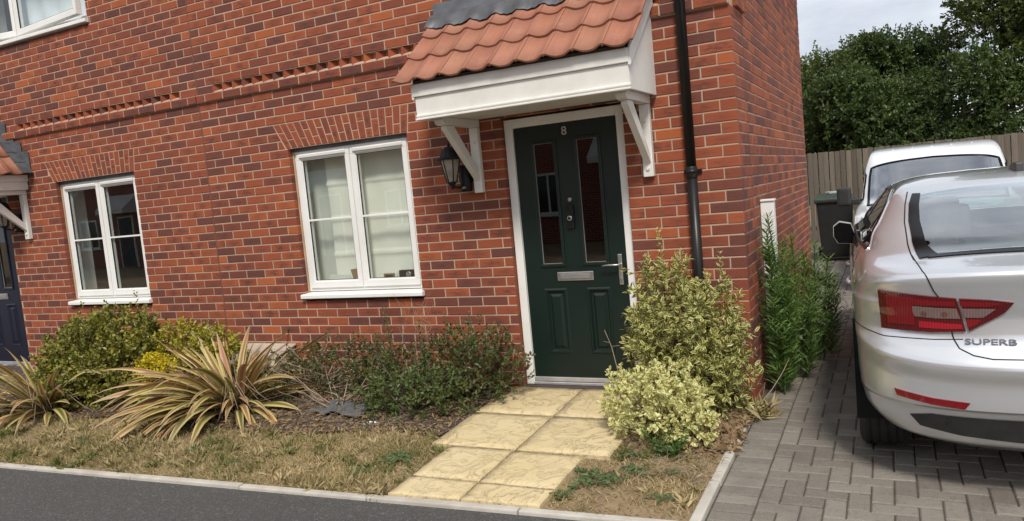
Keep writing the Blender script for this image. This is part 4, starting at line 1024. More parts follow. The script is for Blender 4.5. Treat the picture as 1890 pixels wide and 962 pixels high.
# --- low shrubs under the window and by the door
shrub('low_shrub', 'dark low shrub in front of the meter box', 'shrub', (-3.55, -0.32, 0.08), [((-3.62, -0.32, 0.26), (0.30, 0.22, 0.20)), ((-3.25, -0.30, 0.28), (0.30, 0.22, 0.20))], 210, 9, 0.034, 0.0105, MT['hebe'], 0.1, 0.13, 0.7, 0.55, nstem=50, stem='drytwig')
shrub('low_shrub', 'dark low shrub directly below the open blind window', 'shrub', (-2.88, -0.30, 0.08), [((-2.90, -0.30, 0.27), (0.28, 0.22, 0.22)), ((-2.62, -0.28, 0.24), (0.20, 0.2, 0.18))], 150, 9, 0.034, 0.0105, MT['hebe'], 0.1, 0.13, 0.7, 0.55, nstem=30)
ex = cat4([shoot((x, -0.26, 0.4), (x+RNG.uniform(-.05, .05), -0.26, z), 26, 0.034, 0.010) for (x, z) in ((-2.20, 0.74), (-2.02, 0.74), (-1.92, 0.66), (-1.80, 0.58), (-2.38, 0.6))])
shrub('dark_shrub', 'dark red green shrub beside the left of the green door', 'shrub', (-2.02, -0.30, 0.09), [((-2.05, -0.30, 0.38), (0.30, 0.22, 0.24)), ((-1.80, -0.32, 0.34), (0.22, 0.18, 0.22)), ((-2.25, -0.34, 0.28), (0.22, 0.2, 0.2))], 430, 9, 0.032, 0.0100, MT['hebe'], 0.10, 0.10, 0.6, 0.5, nstem=40, extra=ex)
shrub('front_shrub', 'fresh green low shrub at the path edge in front of the dark shrub', 'shrub', (-2.30, -0.72, 0.06), [((-2.40, -0.72, 0.19), (0.28, 0.22, 0.16)), ((-2.10, -0.66, 0.20), (0.24, 0.2, 0.16)), ((-2.56, -0.66, 0.22), (0.18, 0.16, 0.16))], 300, 9, 0.036, 0.0095, MT['hebe2'], 0.06, 0.11, 0.6, 0.6, nstem=34)
ex = cat4([shoot((-3.72+RNG.uniform(-.2, .2), -0.62+RNG.uniform(-.1, .1), 0.06), (-3.7+RNG.uniform(-.3, .3), -0.62, RNG.uniform(.2, .42)), 22, 0.04, 0.009) for _ in range(14)])
t = thing('straggly_weed', 'straggly green weed between the right flax and the window shrubs', 'plant', (-3.7, -0.62, 0.06)); leaf_cloud('foliage', *ex[:2], ex[2], ex[3], MT['hebe2'], t)
# tall thin weeds and dead stalks against the wall
for i, (x, y, h, lab, mm) in enumerate(((-2.72, -0.34, 0.74, 'thin green weed stalk rising left of the dead stems under the sill', 'hebe2'), (-2.38, -0.36, 0.62, 'short leafy weed stalk between the dead stems and the dark shrub', 'hebe2'), (-2.60, -0.55, 0.50, 'pale leafed weed standing in front of the dead stems', 'hebe2'))):
    t = thing('weed_stalk', lab, 'plant', (x, y, 0.07)); q = shoot((x, y, 0.25), (x-0.03, y, 0.07+h), 40, 0.06, 0.011, 0.9); leaf_cloud('foliage', q[0], q[1], q[2], q[3], MT[mm], t); stems('stems', (x, y, 0.05), [(x-0.03, y, 0.07+h)], MT['hebe2'], t, 0.004, 0.002, wob=0.01)
m = MB()
for k in range(7):
    x = -2.52+RNG.uniform(-.14, .14); y = -0.28; pts = [(x, y, 0.06)]
    for j in range(1, 8): pts.append((x+RNG.uniform(-.02, .02)+0.01*j*RNG.choice((-1, 1)), y+RNG.uniform(-.02, .02), 0.06+j*RNG.uniform(.10, .125)))
    m.tube(pts, [0.0032-0.0003*j for j in range(8)], 4, cap=False)
    for j in range(2, 7): p = Vector(pts[j]); m.tube([p, p+Vector((RNG.uniform(-.07, .07), RNG.uniform(-.03, .03), RNG.uniform(.03, .10)))], [0.0016, 0.0008], 3, cap=False)
o = m.build('dry_plant', MT['drytwig']); tag(o, 'cluster of thin dead stems reaching up to the window sill', 'dead stems')
m = MB()
for k in range(16):
    a = RNG.uniform(0, 6.28); c = Vector((-3.05+RNG.uniform(-.12, .12), -0.62+RNG.uniform(-.1, .1), 0.07)); l = RNG.uniform(.2, .45)
    m.tube([c, c+Vector((math.cos(a)*l*.5, math.sin(a)*l*.4, l*.35)), c+Vector((math.cos(a)*l*.8, math.sin(a)*l*.6, l*RNG.uniform(.4, .8)))], [0.006, 0.0045, 0.002], 5, cap=False)
o = m.build('dead_branches', MT['drytwig']); tag(o, 'pile of bare dead branches lying in the bed by the membrane', 'dead branches')
m = MB(); m.tube([(-1.02, -0.45, 0.08), (-1.045, -0.42, 0.35), (-1.09, -0.40, 0.55), (-1.13, -0.40, 0.66)], [0.004, 0.003, 0.0025, 0.0015], 5); m.tube([(-1.09, -0.40, 0.55), (-1.03, -0.41, 0.56)], [0.002, 0.001], 4); m.tube([(-1.10, -0.40, 0.575), (-1.145, -0.4, 0.585)], [0.002, 0.001], 4)
o = m.build('dead_twig', MT['drytwig']); o.location = (0.28, -0.12, 0.0); tag(o, 'single thin twig standing up in front of the green door', 'twig')
# --- striped flax (phormium)
def flax_mat():
    t = NT('striped_flax_leaf'); uvn = t.n('UVMap'); sep = t.n('SeparateXYZ'); t.l(uvn.outputs[0], sep.inputs[0]); r = t.rnd()
    a = t.math('ABSOLUTE', t.math('SUBTRACT', sep.outputs[0], 0.5))
    mid = t.ramp(r, [(0.0, (0.12, 0.13, 0.035)), (0.35, (0.21, 0.15, 0.05)), (0.55, (0.29, 0.135, 0.06)), (0.8, (0.38, 0.15, 0.085)), (1.0, (0.20, 0.09, 0.04))])
    edg = t.ramp(t.math('FRACT', t.math('MULTIPLY', r, 5.3)), [(0.0, (0.52, 0.45, 0.14)), (0.5, (0.60, 0.50, 0.22)), (0.8, (0.48, 0.40, 0.16)), (1.0, (0.44, 0.27, 0.14))])
    st = t.noise(1.0, 3, 0.6, None); mpn = t.n('Mapping'); mpn.inputs['Scale'].default_value = (26, 1.2, 1); t.l(uvn.outputs[0], mpn.inputs[0]); st = t.noise(1.0, 3, 0.6, mpn.outputs[0])
    f = t.math('ADD', a, t.math('MULTIPLY', t.math('SUBTRACT', st, 0.5), 0.55))
    c = t.mix(t.ramp(f, [(0.16, (0, 0, 0)), (0.30, (1, 1, 1))]), mid, edg)
    tipf = t.math('MULTIPLY', t.math('SUBTRACT', sep.outputs[1], 0.72, True), 2.5, True)
    c = t.mix(tipf, c, (0.40, 0.27, 0.17))
    p = t.n('BsdfPrincipled'); t.l(c, p.inputs['Base Color']); p.inputs['Roughness'].default_value = 0.5
    tr = t.n('BsdfTranslucent'); t.l(c, tr.inputs[0]); m = t.n('MixShader'); m.inputs[0].default_value = 0.18; t.l(p.outputs[0], m.inputs[1]); t.l(tr.outputs[0], m.inputs[2]); t.l(m.outputs[0], t.out.inputs['Surface'])
    return t.m
MT['flax'] = flax_mat()
def flax_leaf(root, base, az, elev, length, width, bend, kink=None, twist=0.0):
    n = 12; V, F, UV = [], [], []; p = Vector(base); el = elev
    side0 = Vector((-math.sin(az), math.cos(az), 0))
    for i in range(n+1):
        f = i/n
        d = Vector((math.cos(az)*math.cos(el), math.sin(az)*math.cos(el), math.sin(el))); nn = side0.cross(d).normalized()
        tw = twist*f; sd = side0*math.cos(tw)+nn*math.sin(tw); nn2 = sd.cross(d).normalized()
        w = width*(0.55+0.45*min(1, f*4))*(1-max(0, (f-0.55)/0.45)**1.7)
        w = max(w, 0.0012)
        V += [p-sd*w+nn2*w*0.32, p, p+sd*w+nn2*w*0.32]
        p = p+d*(length/n)
        b = bend*(0.3+1.4*f)
        if kink and abs(f-kink) < 0.06: b += 0.9
        el -= b/n*2.0
        if p.z < 0.03: p.z = 0.03; el = max(el, 0.0)
    for i in range(n):
        a = 3*i
        F += [(a, a+1, a+4, a+3), (a+1, a+2, a+5, a+4)]
        UV += [(0, i/n), (.5, i/n), (.5, (i+1)/n), (0, (i+1)/n), (.5, i/n), (1, i/n), (1, (i+1)/n), (.5, (i+1)/n)]
    me = bpy.data.meshes.new('leaf'); me.from_pydata([tuple(v) for v in V], [], F); ul = me.uv_layers.new(name='UVMap'); ul.data.foreach_set('uv', np.array(UV, dtype=np.float32).ravel())
    for q in me.polygons: q.use_smooth = True
    me.materials.append(MT['flax']); o = bpy.data.objects.new('leaf', me); C.objects.link(o); place(o, root); o['rnd'] = RNG.random()
def flax(base, n, label, seedaz, lmul=1.0):
    t = thing('striped_flax', label, 'flax plant', base, 0, 'striped flax plants in the bed')
    for i in range(n):
        az = seedaz+i*2.399+RNG.uniform(-.25, .25); q = RNG.random(); f = i/n
        el = rad(58-52*f+RNG.uniform(-12, 12)); L = RNG.uniform(.6, .95)*lmul; bd = RNG.uniform(.16, .50)+0.30*f
        if math.cos(az) > 0.2 and f > 0.25: L *= 0.78
        if el > rad(50): L *= 0.82
        b = (base[0]+0.10*math.cos(az)*f+RNG.uniform(-.04, .04), base[1]+0.07*math.sin(az)*f, base[2]+RNG.uniform(0, .03))
        flax_leaf(t, b, az, el, L, RNG.uniform(.021, .037), bd, RNG.choice((None, None, .35, .5, .65)), RNG.uniform(-1.3, 1.3))
    m = MB()
    for k in range(110):
        a = RNG.uniform(0, 6.28); l = RNG.uniform(.25, .7)*lmul; e = RNG.uniform(.25, 1.0); c = Vector(base)+Vector((RNG.uniform(-.09, .09), RNG.uniform(-.07, .07), 0.02))
        m.tube([c, c+Vector((math.cos(a)*l*.5, math.sin(a)*l*.5, l*e*.6)), c+Vector((math.cos(a)*l*1.0, math.sin(a)*l*.9, max(0.02, l*e*.55-.1)))], [.004, .003, .0015], 3, cap=False)
    o = m.build('dry_stalks', MT['drytwig'], t); o['kind'] = 'stuff'
    return t
fx = flax((-4.02, -0.76, 0.05), 112, 'large striped flax with pink and cream drooping leaves in the centre left bed', 0.3, 1.15)
for (az, el, L, w, b) in ((0.25, 0.95, 0.66, 0.032, 0.06), (0.05, 1.05, 0.60, 0.032, 0.25), (2.85, 0.85, 0.80, 0.026, .08), (2.6, 0.98, 0.74, 0.026, .06), (-2.3, 0.55, 1.02, 0.034, .62), (-2.1, .50, 1.05, .034, .66), (-2.6, .5, 1.05, .03, .5), (-1.8, .6, .95, .034, .7), (-1.5, .6, .85, .034, .75), (3.1, .45, 1.1, .026, .14), (2.95, .3, 1.1, .026, .10), (0.05, .28, .95, .022, .12), (-2.9, .35, 1.1, .034, .35), (-2.45, .62, 1.15, .036, .6), (-2.0, .7, 1.1, .036, .75), (-1.2, .7, .8, .032, .8), (2.6, .8, 1.05, .03, .2), (2.9, .62, 1.1, .03, .2), (3.3, .2, 1.05, .03, .12)):
    flax_leaf(fx, (-4.02, -0.76, 0.06), az, el, L, w, b, None, 0.2)
for k in range(22):
    flax_leaf(fx, (-4.02+RNG.uniform(-.08, .06), -0.80+RNG.uniform(-.05, .05), 0.06), RNG.uniform(-3.0, -1.0), RNG.uniform(.25, .85), RNG.uniform(.85, 1.2), RNG.uniform(.026, .040), RNG.uniform(.45, .85), RNG.choice((None, .5, .6)), RNG.uniform(-1.2, 1.2))
flax((-5.98, -1.12, 0.05), 96, 'second striped flax at the far left edge of the bed', 1.1, 1.08)
# --- meter box and stake in the bed
MT['beige'] = simple('beige_plastic', (0.50, 0.43, 0.35), (0.42, 0.35, 0.28), 6, 0.6, bump=0.15, bscale=30)
t = thing('meter_box', 'beige half buried meter box against the wall beside the flax', 'meter box', (-4.32, -0.15, 0.08))
m = MB(); m.prism([(-0.002, 0.05), (-0.30, 0.05), (-0.30, 0.30), (-0.27, 0.36), (-0.002, 0.42)], 'x', -4.62, -4.02); m.build('body', MT['beige'], t, bevel=0.012)
m = MB(); m.prism([(-0.004, 0.424), (-0.275, 0.364), (-0.31, 0.30), (-0.318, 0.30), (-0.285, 0.376), (-0.004, 0.438)], 'x', -4.64, -4.0); m.build('lid', MT['beige'], t, bevel=0.004)
m = MB(); m.lathe([(0.022, -0.328), (0.022, -0.30)], (-4.08, 0, 0.25), 'y', 14); m.build('latch', MT['black'], t)
t = thing('garden_light', 'small black spike light standing left of the meter box', 'garden light', (-4.66, -0.36, 0.06)); m = MB(); m.tube([(-4.66, -0.36, 0.05), (-4.66, -0.36, 0.50)], 0.008, 8); m.build('spike', MT['black'], t); m = MB(); m.lathe([(0.012, 0.49), (0.030, 0.52), (0.032, 0.545), (0.012, 0.565)], (-4.66, -0.36, 0), 'z', 12); m.build('head', MT['black'], t)
V, F = [], []
for i in range(15):
    for k in range(9):
        x = -3.12+0.46*i/14; y = -0.88+0.26*k/8+0.02*math.sin(i); V.append((x, y, z_gard(x, y)+0.045+0.012*math.sin(i*1.3+k)+0.010*math.sin(k*2.1-i*.7)))
for i in range(14):
    for k in range(8): a = i*9+k; F.append((a, a+9, a+10, a+1))
o = MB().add(V, F, True).build('weed_membrane', simple('black_membrane', (0.075, 0.077, 0.08), (0.115, 0.115, 0.115), 14, 0.75, bump=0.5, bscale=90)); tag(o, 'piece of dark grey weed membrane exposed in the bed', 'membrane')
V, F = [], []
m = MB()
for k in range(14):
    x, y = -2.49+RNG.uniform(-.07, .07), -0.99+RNG.uniform(-.03, .03); s = RNG.uniform(.008, .018); m.add([(x-s, y, 0.075+z_gard(x, y)*0+RNG.uniform(0, .03)), (x, y-s, 0.09), (x+s, y, 0.085+RNG.uniform(0, .02)), (x, y+s, 0.08)], [(0, 1, 2, 3)])
o = m.build('paper_scraps', MT['upvc']); tag(o, 'small white torn paper scraps in the bed near the path', 'litter', kind='stuff')
# --- grass, litter, weeds
def garden_scatter(n, cond, x0=-7.2, x1=-0.04, y0=-2.3, y1=0.0):
    out = np.zeros((0, 2))
    while len(out) < n:
        p = np.stack([NR.uniform(x0, x1, n*2), NR.uniform(y0, y1, n*2)], 1); out = np.concatenate([out, p[[cond(a, b) for a, b in p]]])
    out = out[:n]; return np.column_stack([out, [z_gard(a, b) for a, b in out]])
def on_path(x, y): return (-1.86 < x < -0.61 and y > -1.23) or (-1.71 < x < -0.76 and y <= -1.2)
def vn(x, y): return math.sin(x*3.1+1.3*math.sin(y*4.1))*math.sin(y*5.3+1.7*math.sin(x*2.3))
def lawn_ok(x, y): return kerb_y(x)+0.004 < y < (bed_edge(x)+0.05 if x < -1.7 else -1.2+0.2*RNG.random()) and not on_path(x, y) and (RNG.random() < 0.55+0.45*vn(x, y)+(0.15 if x < -1.7 else -0.12))
def grass_mat():
    return leaf_mat('dry_grass', [(0, (0.15, 0.17, 0.045)), (0.3, (0.25, 0.22, 0.08)), (0.5, (0.42, 0.33, 0.165)), (1, (0.58, 0.46, 0.26))], None, rough=0.7, trans=0.25)
P = garden_scatter(46000, lawn_ok); n = len(P); D = NR.normal(size=(n, 3)); D[:, 2] = np.abs(D[:, 2])*0.8+0.25
g1 = np.array([vn(a*.9+3, b*1.1) for a, b, c in P]); rr = np.clip(NR.random(n)*0.9-0.32*g1+0.18, 0, 1)
o = leaf_cloud('dry_grass', P-[0, 0, .004], D, 0.022+0.034*NR.random(n), 0.0013+0.0012*NR.random(n), grass_mat(), None, simple_leaf=True, rnd=rr); tag(o, 'short parched grass covering the strip beside the road', 'grass')
def litter_ok(x, y): return (x < -1.85 and bed_edge(x)-0.03 < y < -0.03) or (-0.62 < x < -0.04 and y > -1.1 and RNG.random() < 0.85)
P = garden_scatter(12500, litter_ok); n = len(P); D = NR.normal(size=(n, 3)); D[:, 2] *= 0.28
o = leaf_cloud('leaf_litter', P+[0, 0, .026], D, 0.022+0.030*NR.random(n), 0.003+0.008*NR.random(n)**2, MT['drystalk'], None, fold=0.3, droop=0.2); tag(o, 'dry brown dead leaves and bark covering the bed', 'leaf litter')
P = garden_scatter(900, lambda x, y: -0.36 < x < 0.02 and -0.95 < y < -0.30, -0.4, 0.05); n = len(P); D = NR.normal(size=(n, 3)); D[:, 2] = np.abs(D[:, 2])*.5
o = leaf_cloud('fallen_leaves', P+[0, 0, .02], D, 0.040+0.03*NR.random(n), 0.009+0.006*NR.random(n), MT['drystalk'], None, fold=0.35, droop=0.25); tag(o, 'pile of curled tan fallen leaves under the cream edged shrub', 'fallen leaves')
def straw(n, x0, x1, y0, y1):
    m = MB()
    for k in range(n):
        x, y = RNG.uniform(x0, x1), RNG.uniform(y0, y1); a = RNG.uniform(0, 6.28); l = RNG.uniform(.05, .16); z = (z_gard(x, y) if x < 0 else z_drive(y)+0.01)+0.02+RNG.uniform(0, .03)
        m.tube([(x, y, z), (x+math.cos(a)*l*.5, y+math.sin(a)*l*.5, z+RNG.uniform(0, .03)), (x+math.cos(a)*l, y+math.sin(a)*l, z+RNG.uniform(-.01, .02))], [.0016, .0014, .0008], 3, cap=False)
    return m
o = straw(260, -0.55, 0.0, -1.5, -0.35).build('dry_straw', MT['drytwig']); tag(o, 'loose dry straw and stalks on the soil beside the driveway edging', 'straw', kind='stuff')
o = straw(240, -3.8, -2.2, -1.05, -0.6).build('dry_straw', MT['drytwig']); tag(o, 'loose dry twigs and stalks in front of the membrane', 'straw', kind='stuff')
t = thing('dead_stalk', 'long dead weed stalk leaning over the paving at the house corner', 'dead stalk', (0.03, -0.12, 0.05)); m = MB(); m.tube([(0.02, -0.12, 0.05), (0.10, 0.05, 0.13), (0.16, 0.18, 0.22), (0.20, 0.26, 0.30)], [.004, .0035, .003, .0015], 5); m.tube([(0.05, -0.05, 0.08), (0.07, -0.02, 0.2)], [.0025, .001], 4); m.build('stalk', MT['drytwig'], t)
P = np.array([(0.03+RNG.gauss(0, .05), -0.22+RNG.gauss(0, .06), 0.04) for _ in range(240)]); D = NR.normal(size=(240, 3)); D[:, 2] = np.abs(D[:, 2])+.3
o = leaf_cloud('grass_tuft', P, D, 0.06+.09*NR.random(240), 0.0013, grass_mat(), None, simple_leaf=True, droop=0.4, kind=None); tag(o, 'dry straggling grass tuft at the foot of the house corner', 'grass tuft')
tp = garden_scatter(420, lawn_ok); PP, DD, LL = [], [], []
for (tx, ty, tz) in tp:
    k = RNG.randint(14, 34); s_ = RNG.uniform(.5, 1.2)
    for _ in range(k): PP.append((tx+RNG.gauss(0, .016), ty+RNG.gauss(0, .016), tz)); DD.append((RNG.gauss(0, .7), RNG.gauss(0, .7), RNG.uniform(.5, 1.2))); LL.append(RNG.uniform(.03, .085)*s_)
rt = np.repeat(NR.random(420), 40)[:len(PP)]
o = leaf_cloud('grass_tufts', np.array(PP), np.array(DD), np.array(LL), 0.0011, grass_mat(), None, simple_leaf=True, droop=.35, rnd=np.clip(np.array([.42+.5*vn(p[0]*1.7, p[1]*1.3+2) for p in PP])+NR.normal(size=len(PP))*.16, 0, 1)); tag(o, 'taller uneven tufts of straw and green grass standing in the dry lawn', 'grass')
# rosette weeds in the lawn
def rosette(x, y, s, n, label):
    t = thing('lawn_weed', label, 'weed', (x, y, z_gard(x, y)), 0, 'flat green weeds in the dry lawn'); Ps, Ds, Ls, Ws = [], [], [], []
    for i in range(n):
        a = i*2.4; l = s*RNG.uniform(.6, 1.1)
        for j in range(9):   # lobed leaf: leaflets along a midrib
            f = (j+1)/9; p = (x+math.cos(a)*l*f, y+math.sin(a)*l*f*.9, z_gard(x, y)+0.012+0.05*s*4*f*(1-f)+.01)
            for sg in (-1, 1):
                Ps.append(p); Ds.append((math.cos(a+sg*0.9), math.sin(a+sg*0.9), .15)); Ls.append(l*.30*(1.1-f*.7)); Ws.append(l*.055)
    leaf_cloud('foliage', np.array(Ps), np.array(Ds), np.array(Ls), np.array(Ws), MT['grey_weed'], t)
for (u_, v_, s, n, lab) in ((-0.62, -1.50, .17, 9, 'largest spreading grey green weed right of the path'), (-0.45, -1.36, .12, 7, 'second grey green weed just behind the largest one right of the path'), (-0.22, -1.62, .08, 6, 'small weed nearest the driveway edging'), (-0.72, -1.70, .08, 6, 'small weed by the kerb at the foot of the path'), (-1.92, -1.45, .14, 8, 'green weed at the left edge of the path slabs'), (-2.05, -1.68, .08, 5, 'small weed in the lawn left of the path by the kerb'), (-3.55, -1.60, .10, 6, 'weed in the lawn in front of the large flax'), (-4.75, -1.62, .10, 6, 'weed in the lawn in front of the green bush'), (-3.05, -1.72, .07, 5, 'small weed at the kerb midway along the lawn'), (-0.50, -1.14, .08, 6, 'small weed in front of the pale yellow bush'), (-0.25, -1.30, .07, 6, 'small weed close behind the driveway edging')):
    rosette(u_, v_, s, n, lab)
# ================================================================ vehicles
from mathutils import geometry as G
def pchip(x, y, xq):
    x, y = np.asarray(x, float), np.asarray(y, float); h = np.diff(x); d = np.diff(y)/h; m = np.zeros(len(x))
    for i in range(1, len(x)-1):
        if d[i-1]*d[i] > 0: w1, w2 = 2*h[i]+h[i-1], h[i]+2*h[i-1]; m[i] = (w1+w2)/(w1/d[i-1]+w2/d[i])
    m[0], m[-1] = d[0], d[-1]
    k = np.clip(np.searchsorted(x, xq)-1, 0, len(h)-1); t = (xq-x[k])/h[k]
    return y[k]*(1+2*t)*(1-t)**2+m[k]*h[k]*t*(1-t)**2+y[k+1]*t*t*(3-2*t)+m[k+1]*h[k]*t*t*(t-1)
class Body:
    """closed body skin: plan outlines stacked by height"""
    def __init__(s, levels, zwarp=None, nz=110, nr=26, ns=56, nf=22, barrel=0.015):
        L = np.array(levels, float); zq = np.unique(np.concatenate([np.linspace(L[0, 0], L[-1, 0], nz), L[:, 0]]))
        cols = [pchip(L[:, 0], L[:, i], zq) for i in range(1, 8)]
        V = []; s.nz = len(zq)
        th = np.linspace(0, math.pi/2, nr); tf = np.linspace(0, math.pi/2, nf)
        for z, yr, w, a, n, yf, af, nf_ in zip(zq, *cols):
            xr = w*np.sin(th)**(2/n); yy = yr+a*(1-np.maximum(np.cos(th), 0)**(2/n))
            ys = np.linspace(yr+a, yf-af, ns)[1:-1]; xs = np.full(len(ys), w)
            xf = w*np.sin(tf[::-1])**(2/nf_); yff = yf-af*(1-np.maximum(np.cos(tf[::-1]), 0)**(2/nf_))
            X = np.concatenate([xr, xs, xf]); Y = np.concatenate([yy, ys, yff])
            ym = (yr+yf)/2; X = X*(1-barrel*((Y-ym)/2.2)**2)
            Z = np.full(len(X), z)
            if zwarp: Z = zwarp(X, Y, Z, w)
            V.append(np.stack([X, Y, Z], 1))
        s.m = len(V[0]); H = np.array(V)
        Rv = H.reshape(-1, 3); Lv = Rv*[-1, 1, 1]; m = s.m; F = []
        off = len(Rv)
        for i in range(s.nz-1):
            for k in range(m-1):
                a, b = i*m+k, (i+1)*m+k
                F.append((a, a+1, b+1, b)); F.append((off+a+1, off+a, off+b, off+b+1))
        t = (s.nz-1)*m
        for k in range(m-1): F.append((t+k, t+k+1, off+t+k+1, off+t+k)); F.append((k+1, k, off+k, off+k+1))
        s.bm = bmesh.new(); vs = [s.bm.verts.new(tuple(p)) for p in np.concatenate([Rv, Lv])]
        for f in F:
            try: s.bm.faces.new([vs[i] for i in f])
            except ValueError: pass
        bmesh.ops.remove_doubles(s.bm, verts=s.bm.verts, dist=0.0004); bmesh.ops.recalc_face_normals(s.bm, faces=s.bm.faces)
        s.bm.faces.ensure_lookup_table(); s.bvh = BVHTree.FromBMesh(s.bm); s.cuts = []
    def hit(s, p, d):
        d = Vector(d).normalized(); p = Vector(p); r = s.bvh.ray_cast(p-d*3.0, d)
        if r[0] is None: r = s.bvh.find_nearest(p)
        return r[0], r[1]
    def basis(s, d):
        d = Vector(d).normalized(); r = Vector((0, 0, 1)) if abs(d.z) < 0.9 else Vector((1, 0, 0)); a = d.cross(r).normalized(); return d, a, a.cross(d).normalized()
    def patch(s, poly, d, off, res=0.03, skirt=0.008):
        d, e1, e2 = s.basis(d); P = [(Vector(p).dot(e1), Vector(p).dot(e2)) for p in poly]; dep = sum(Vector(p).dot(d) for p in poly)/len(poly)
        B = []
        for i in range(len(P)):
            a, b = Vector(P[i]), Vector(P[(i+1) % len(P)]); k = max(1, int((b-a).length/res))
            B += [a.lerp(b, j/k) for j in range(k)]
        nb = len(B); xs = [p.x for p in B]; ys = [p.y for p in B]; I = []
        def inside(x, y):
            c = False
            for i in range(nb):
                x1, y1, x2, y2 = B[i].x, B[i].y, B[i-1].x, B[i-1].y
                if (y1 > y) != (y2 > y) and x < (x2-x1)*(y-y1)/(y2-y1)+x1: c = not c
            return c
        def far(x, y): return all((x-q.x)**2+(y-q.y)**2 > (res*.55)**2 for q in B)
        y = min(ys); r = 0
        while y < max(ys):
            x = min(xs)+(res/2 if r % 2 else 0)
            while x < max(xs):
                if inside(x, y) and far(x, y): I.append(Vector((x, y)))
                x += res
            y += res*.87; r += 1
        out = G.delaunay_2d_cdt(B+I, [(i, (i+1) % nb) for i in range(nb)], [list(range(nb))], 1, 1e-6)
        V = []; N = []
        for v in out[0]:
            p = e1*v.x+e2*v.y+d*dep; h, nn = s.hit(p, d)
            if nn.dot(d) > 0: nn = -nn
            V.append(h+nn*off); N.append(nn)
        F = []
        for f in out[2]:
            f = tuple(f); a = (V[f[1]]-V[f[0]]).cross(V[f[2]]-V[f[0]])
            F.append(f if a.dot(d) < 0 else f[::-1])
        ec = {}
        for f in F:
            for i in range(3): e = (f[i], f[(i+1) % 3]); ec[e] = ec.get(e, 0)+1
        be = [e for e in ec if (e[1], e[0]) not in ec]; mp = {}
        for e in be:
            for i in e:
                if i not in mp: mp[i] = len(V); V.append(V[i]-N[i]*(off+skirt)); V.append(V[i].copy())
        F += [(mp[e[1]]+1, mp[e[0]]+1, mp[e[0]], mp[e[1]]) for e in be]
        return MB().add(V, F, False)
    def part(s, name, poly, d, off, m, parent, res=0.03, smooth=True):
        o = s.patch(poly, d, off, res).build(name, m, parent)
        for p in o.data.polygons: p.use_smooth = smooth and len(p.vertices) == 3
        return o
    def cut(s, poly, d, shrink=0.02):
        """open the skin behind a pane"""
        d, e1, e2 = s.basis(d); P = [Vector((Vector(p).dot(e1), Vector(p).dot(e2))) for p in poly]; c = sum(P, Vector((0, 0)))/len(P)
        P = [p+(c-p).normalized()*shrink for p in P]; n = len(P); kill = []
        def dist(q):
            x = Vector((q.dot(e1), q.dot(e2))); b = 9.0
            for i in range(n):
                a, e = P[i], P[i-1]; u = e-a; t = max(0.0, min(1.0, (x-a).dot(u)/max(u.length_squared, 1e-9))); b = min(b, (a+u*t-x).length)
            return b
        for it in range(4):     # refine the skin along the outline so that the opening is clean
            es = set()
            for f in s.bm.faces:
                if f.normal.dot(d) > -0.05: continue
                q = f.calc_center_median(); m = max(e.calc_length() for e in f.edges)
                if m > 0.013 and dist(q) < m*0.8+0.006:
                    for e in f.edges:
                        if e.calc_length() > 0.011: es.add(e)
            if not es: break
            bmesh.ops.subdivide_edges(s.bm, edges=list(es), cuts=1, use_grid_fill=True)
            bmesh.ops.triangulate(s.bm, faces=[f for f in s.bm.faces if len(f.verts) > 4])
        s.bm.normal_update()
        for f in s.bm.faces:
            if f.normal.dot(d) > -0.05: continue
            q = f.calc_center_median(); x, y = q.dot(e1), q.dot(e2); k = False
            for i in range(n):
                a, b = P[i], P[i-1]
                if (a.y > y) != (b.y > y) and x < (b.x-a.x)*(y-a.y)/(b.y-a.y)+a.x: k = not k
            if k: kill.append(f)
        bmesh.ops.delete(s.bm, geom=kill, context='FACES')
    def line(s, pts, d, r, off=0.0, res=0.025, n=6):
        out = []
        for i in range(len(pts)-1):
            a, b = Vector(pts[i]), Vector(pts[i+1]); k = max(1, int((b-a).length/res))
            for j in range(k+(1 if i == len(pts)-2 else 0)):
                h, nn = s.hit(a.lerp(b, j/k), d); out.append(h+nn*off)
        return MB().tube(out, r, n)
    def finish(s, name, m, parent, arches=()):
        for (cy, cz, r) in arches:
            for f in s.bm.faces:
                q = f.calc_center_median()
                if (q.y-cy)**2+(q.z-cz)**2 < r*r and abs(q.x) > 0.35 and q.z < cz+r: s.cuts.append(f)
        bmesh.ops.delete(s.bm, geom=list(set(s.cuts)), context='FACES')
        me = bpy.data.meshes.new(name); s.bm.to_mesh(me)
        for p in me.polygons: p.use_smooth = True
        if hasattr(me, 'set_sharp_from_angle'): me.set_sharp_from_angle(angle=rad(28))
        me.materials.append(m); o = bpy.data.objects.new(name, me); C.objects.link(o); o.parent = parent; return o
def paint(name, c, metal, rough=0.28):
    t = NT(name); fl = t.noise(900, 2); nm = t.bump(fl, 0.03, 0.001)
    return t.bsdf(c, rough, metal, nm, Coat_Weight=1.0, Coat_Roughness=0.03)
MT['silver'] = paint('silver_paint', (0.70, 0.715, 0.735), 0.6, 0.28); MT['vanwhite'] = paint('white_van_paint', (0.74, 0.76, 0.78), 0.0, 0.30)
MT['carglass'] = glass_mat('car_glass', (0.60, 0.74, 0.71), 4.0); MT['darkglass'] = glass_mat('dark_car_glass', (0.035, 0.04, 0.04), 1.5); MT['clearglass'] = glass_mat('windscreen_glass', (0.75, 0.88, 0.85), 1.4)
MT['vanglass'] = glass_mat('van_windscreen_glass', (0.55, 0.68, 0.66), 8.0); MT['frit'] = simple('black_frit', (0.006, 0.006, 0.007), rough=0.25, Specular_IOR_Level=0.12); MT['trim'] = simple('black_car_trim', (0.018, 0.018, 0.019), (0.026, 0.026, 0.027), 20, 0.5, bump=0.1, bscale=300)
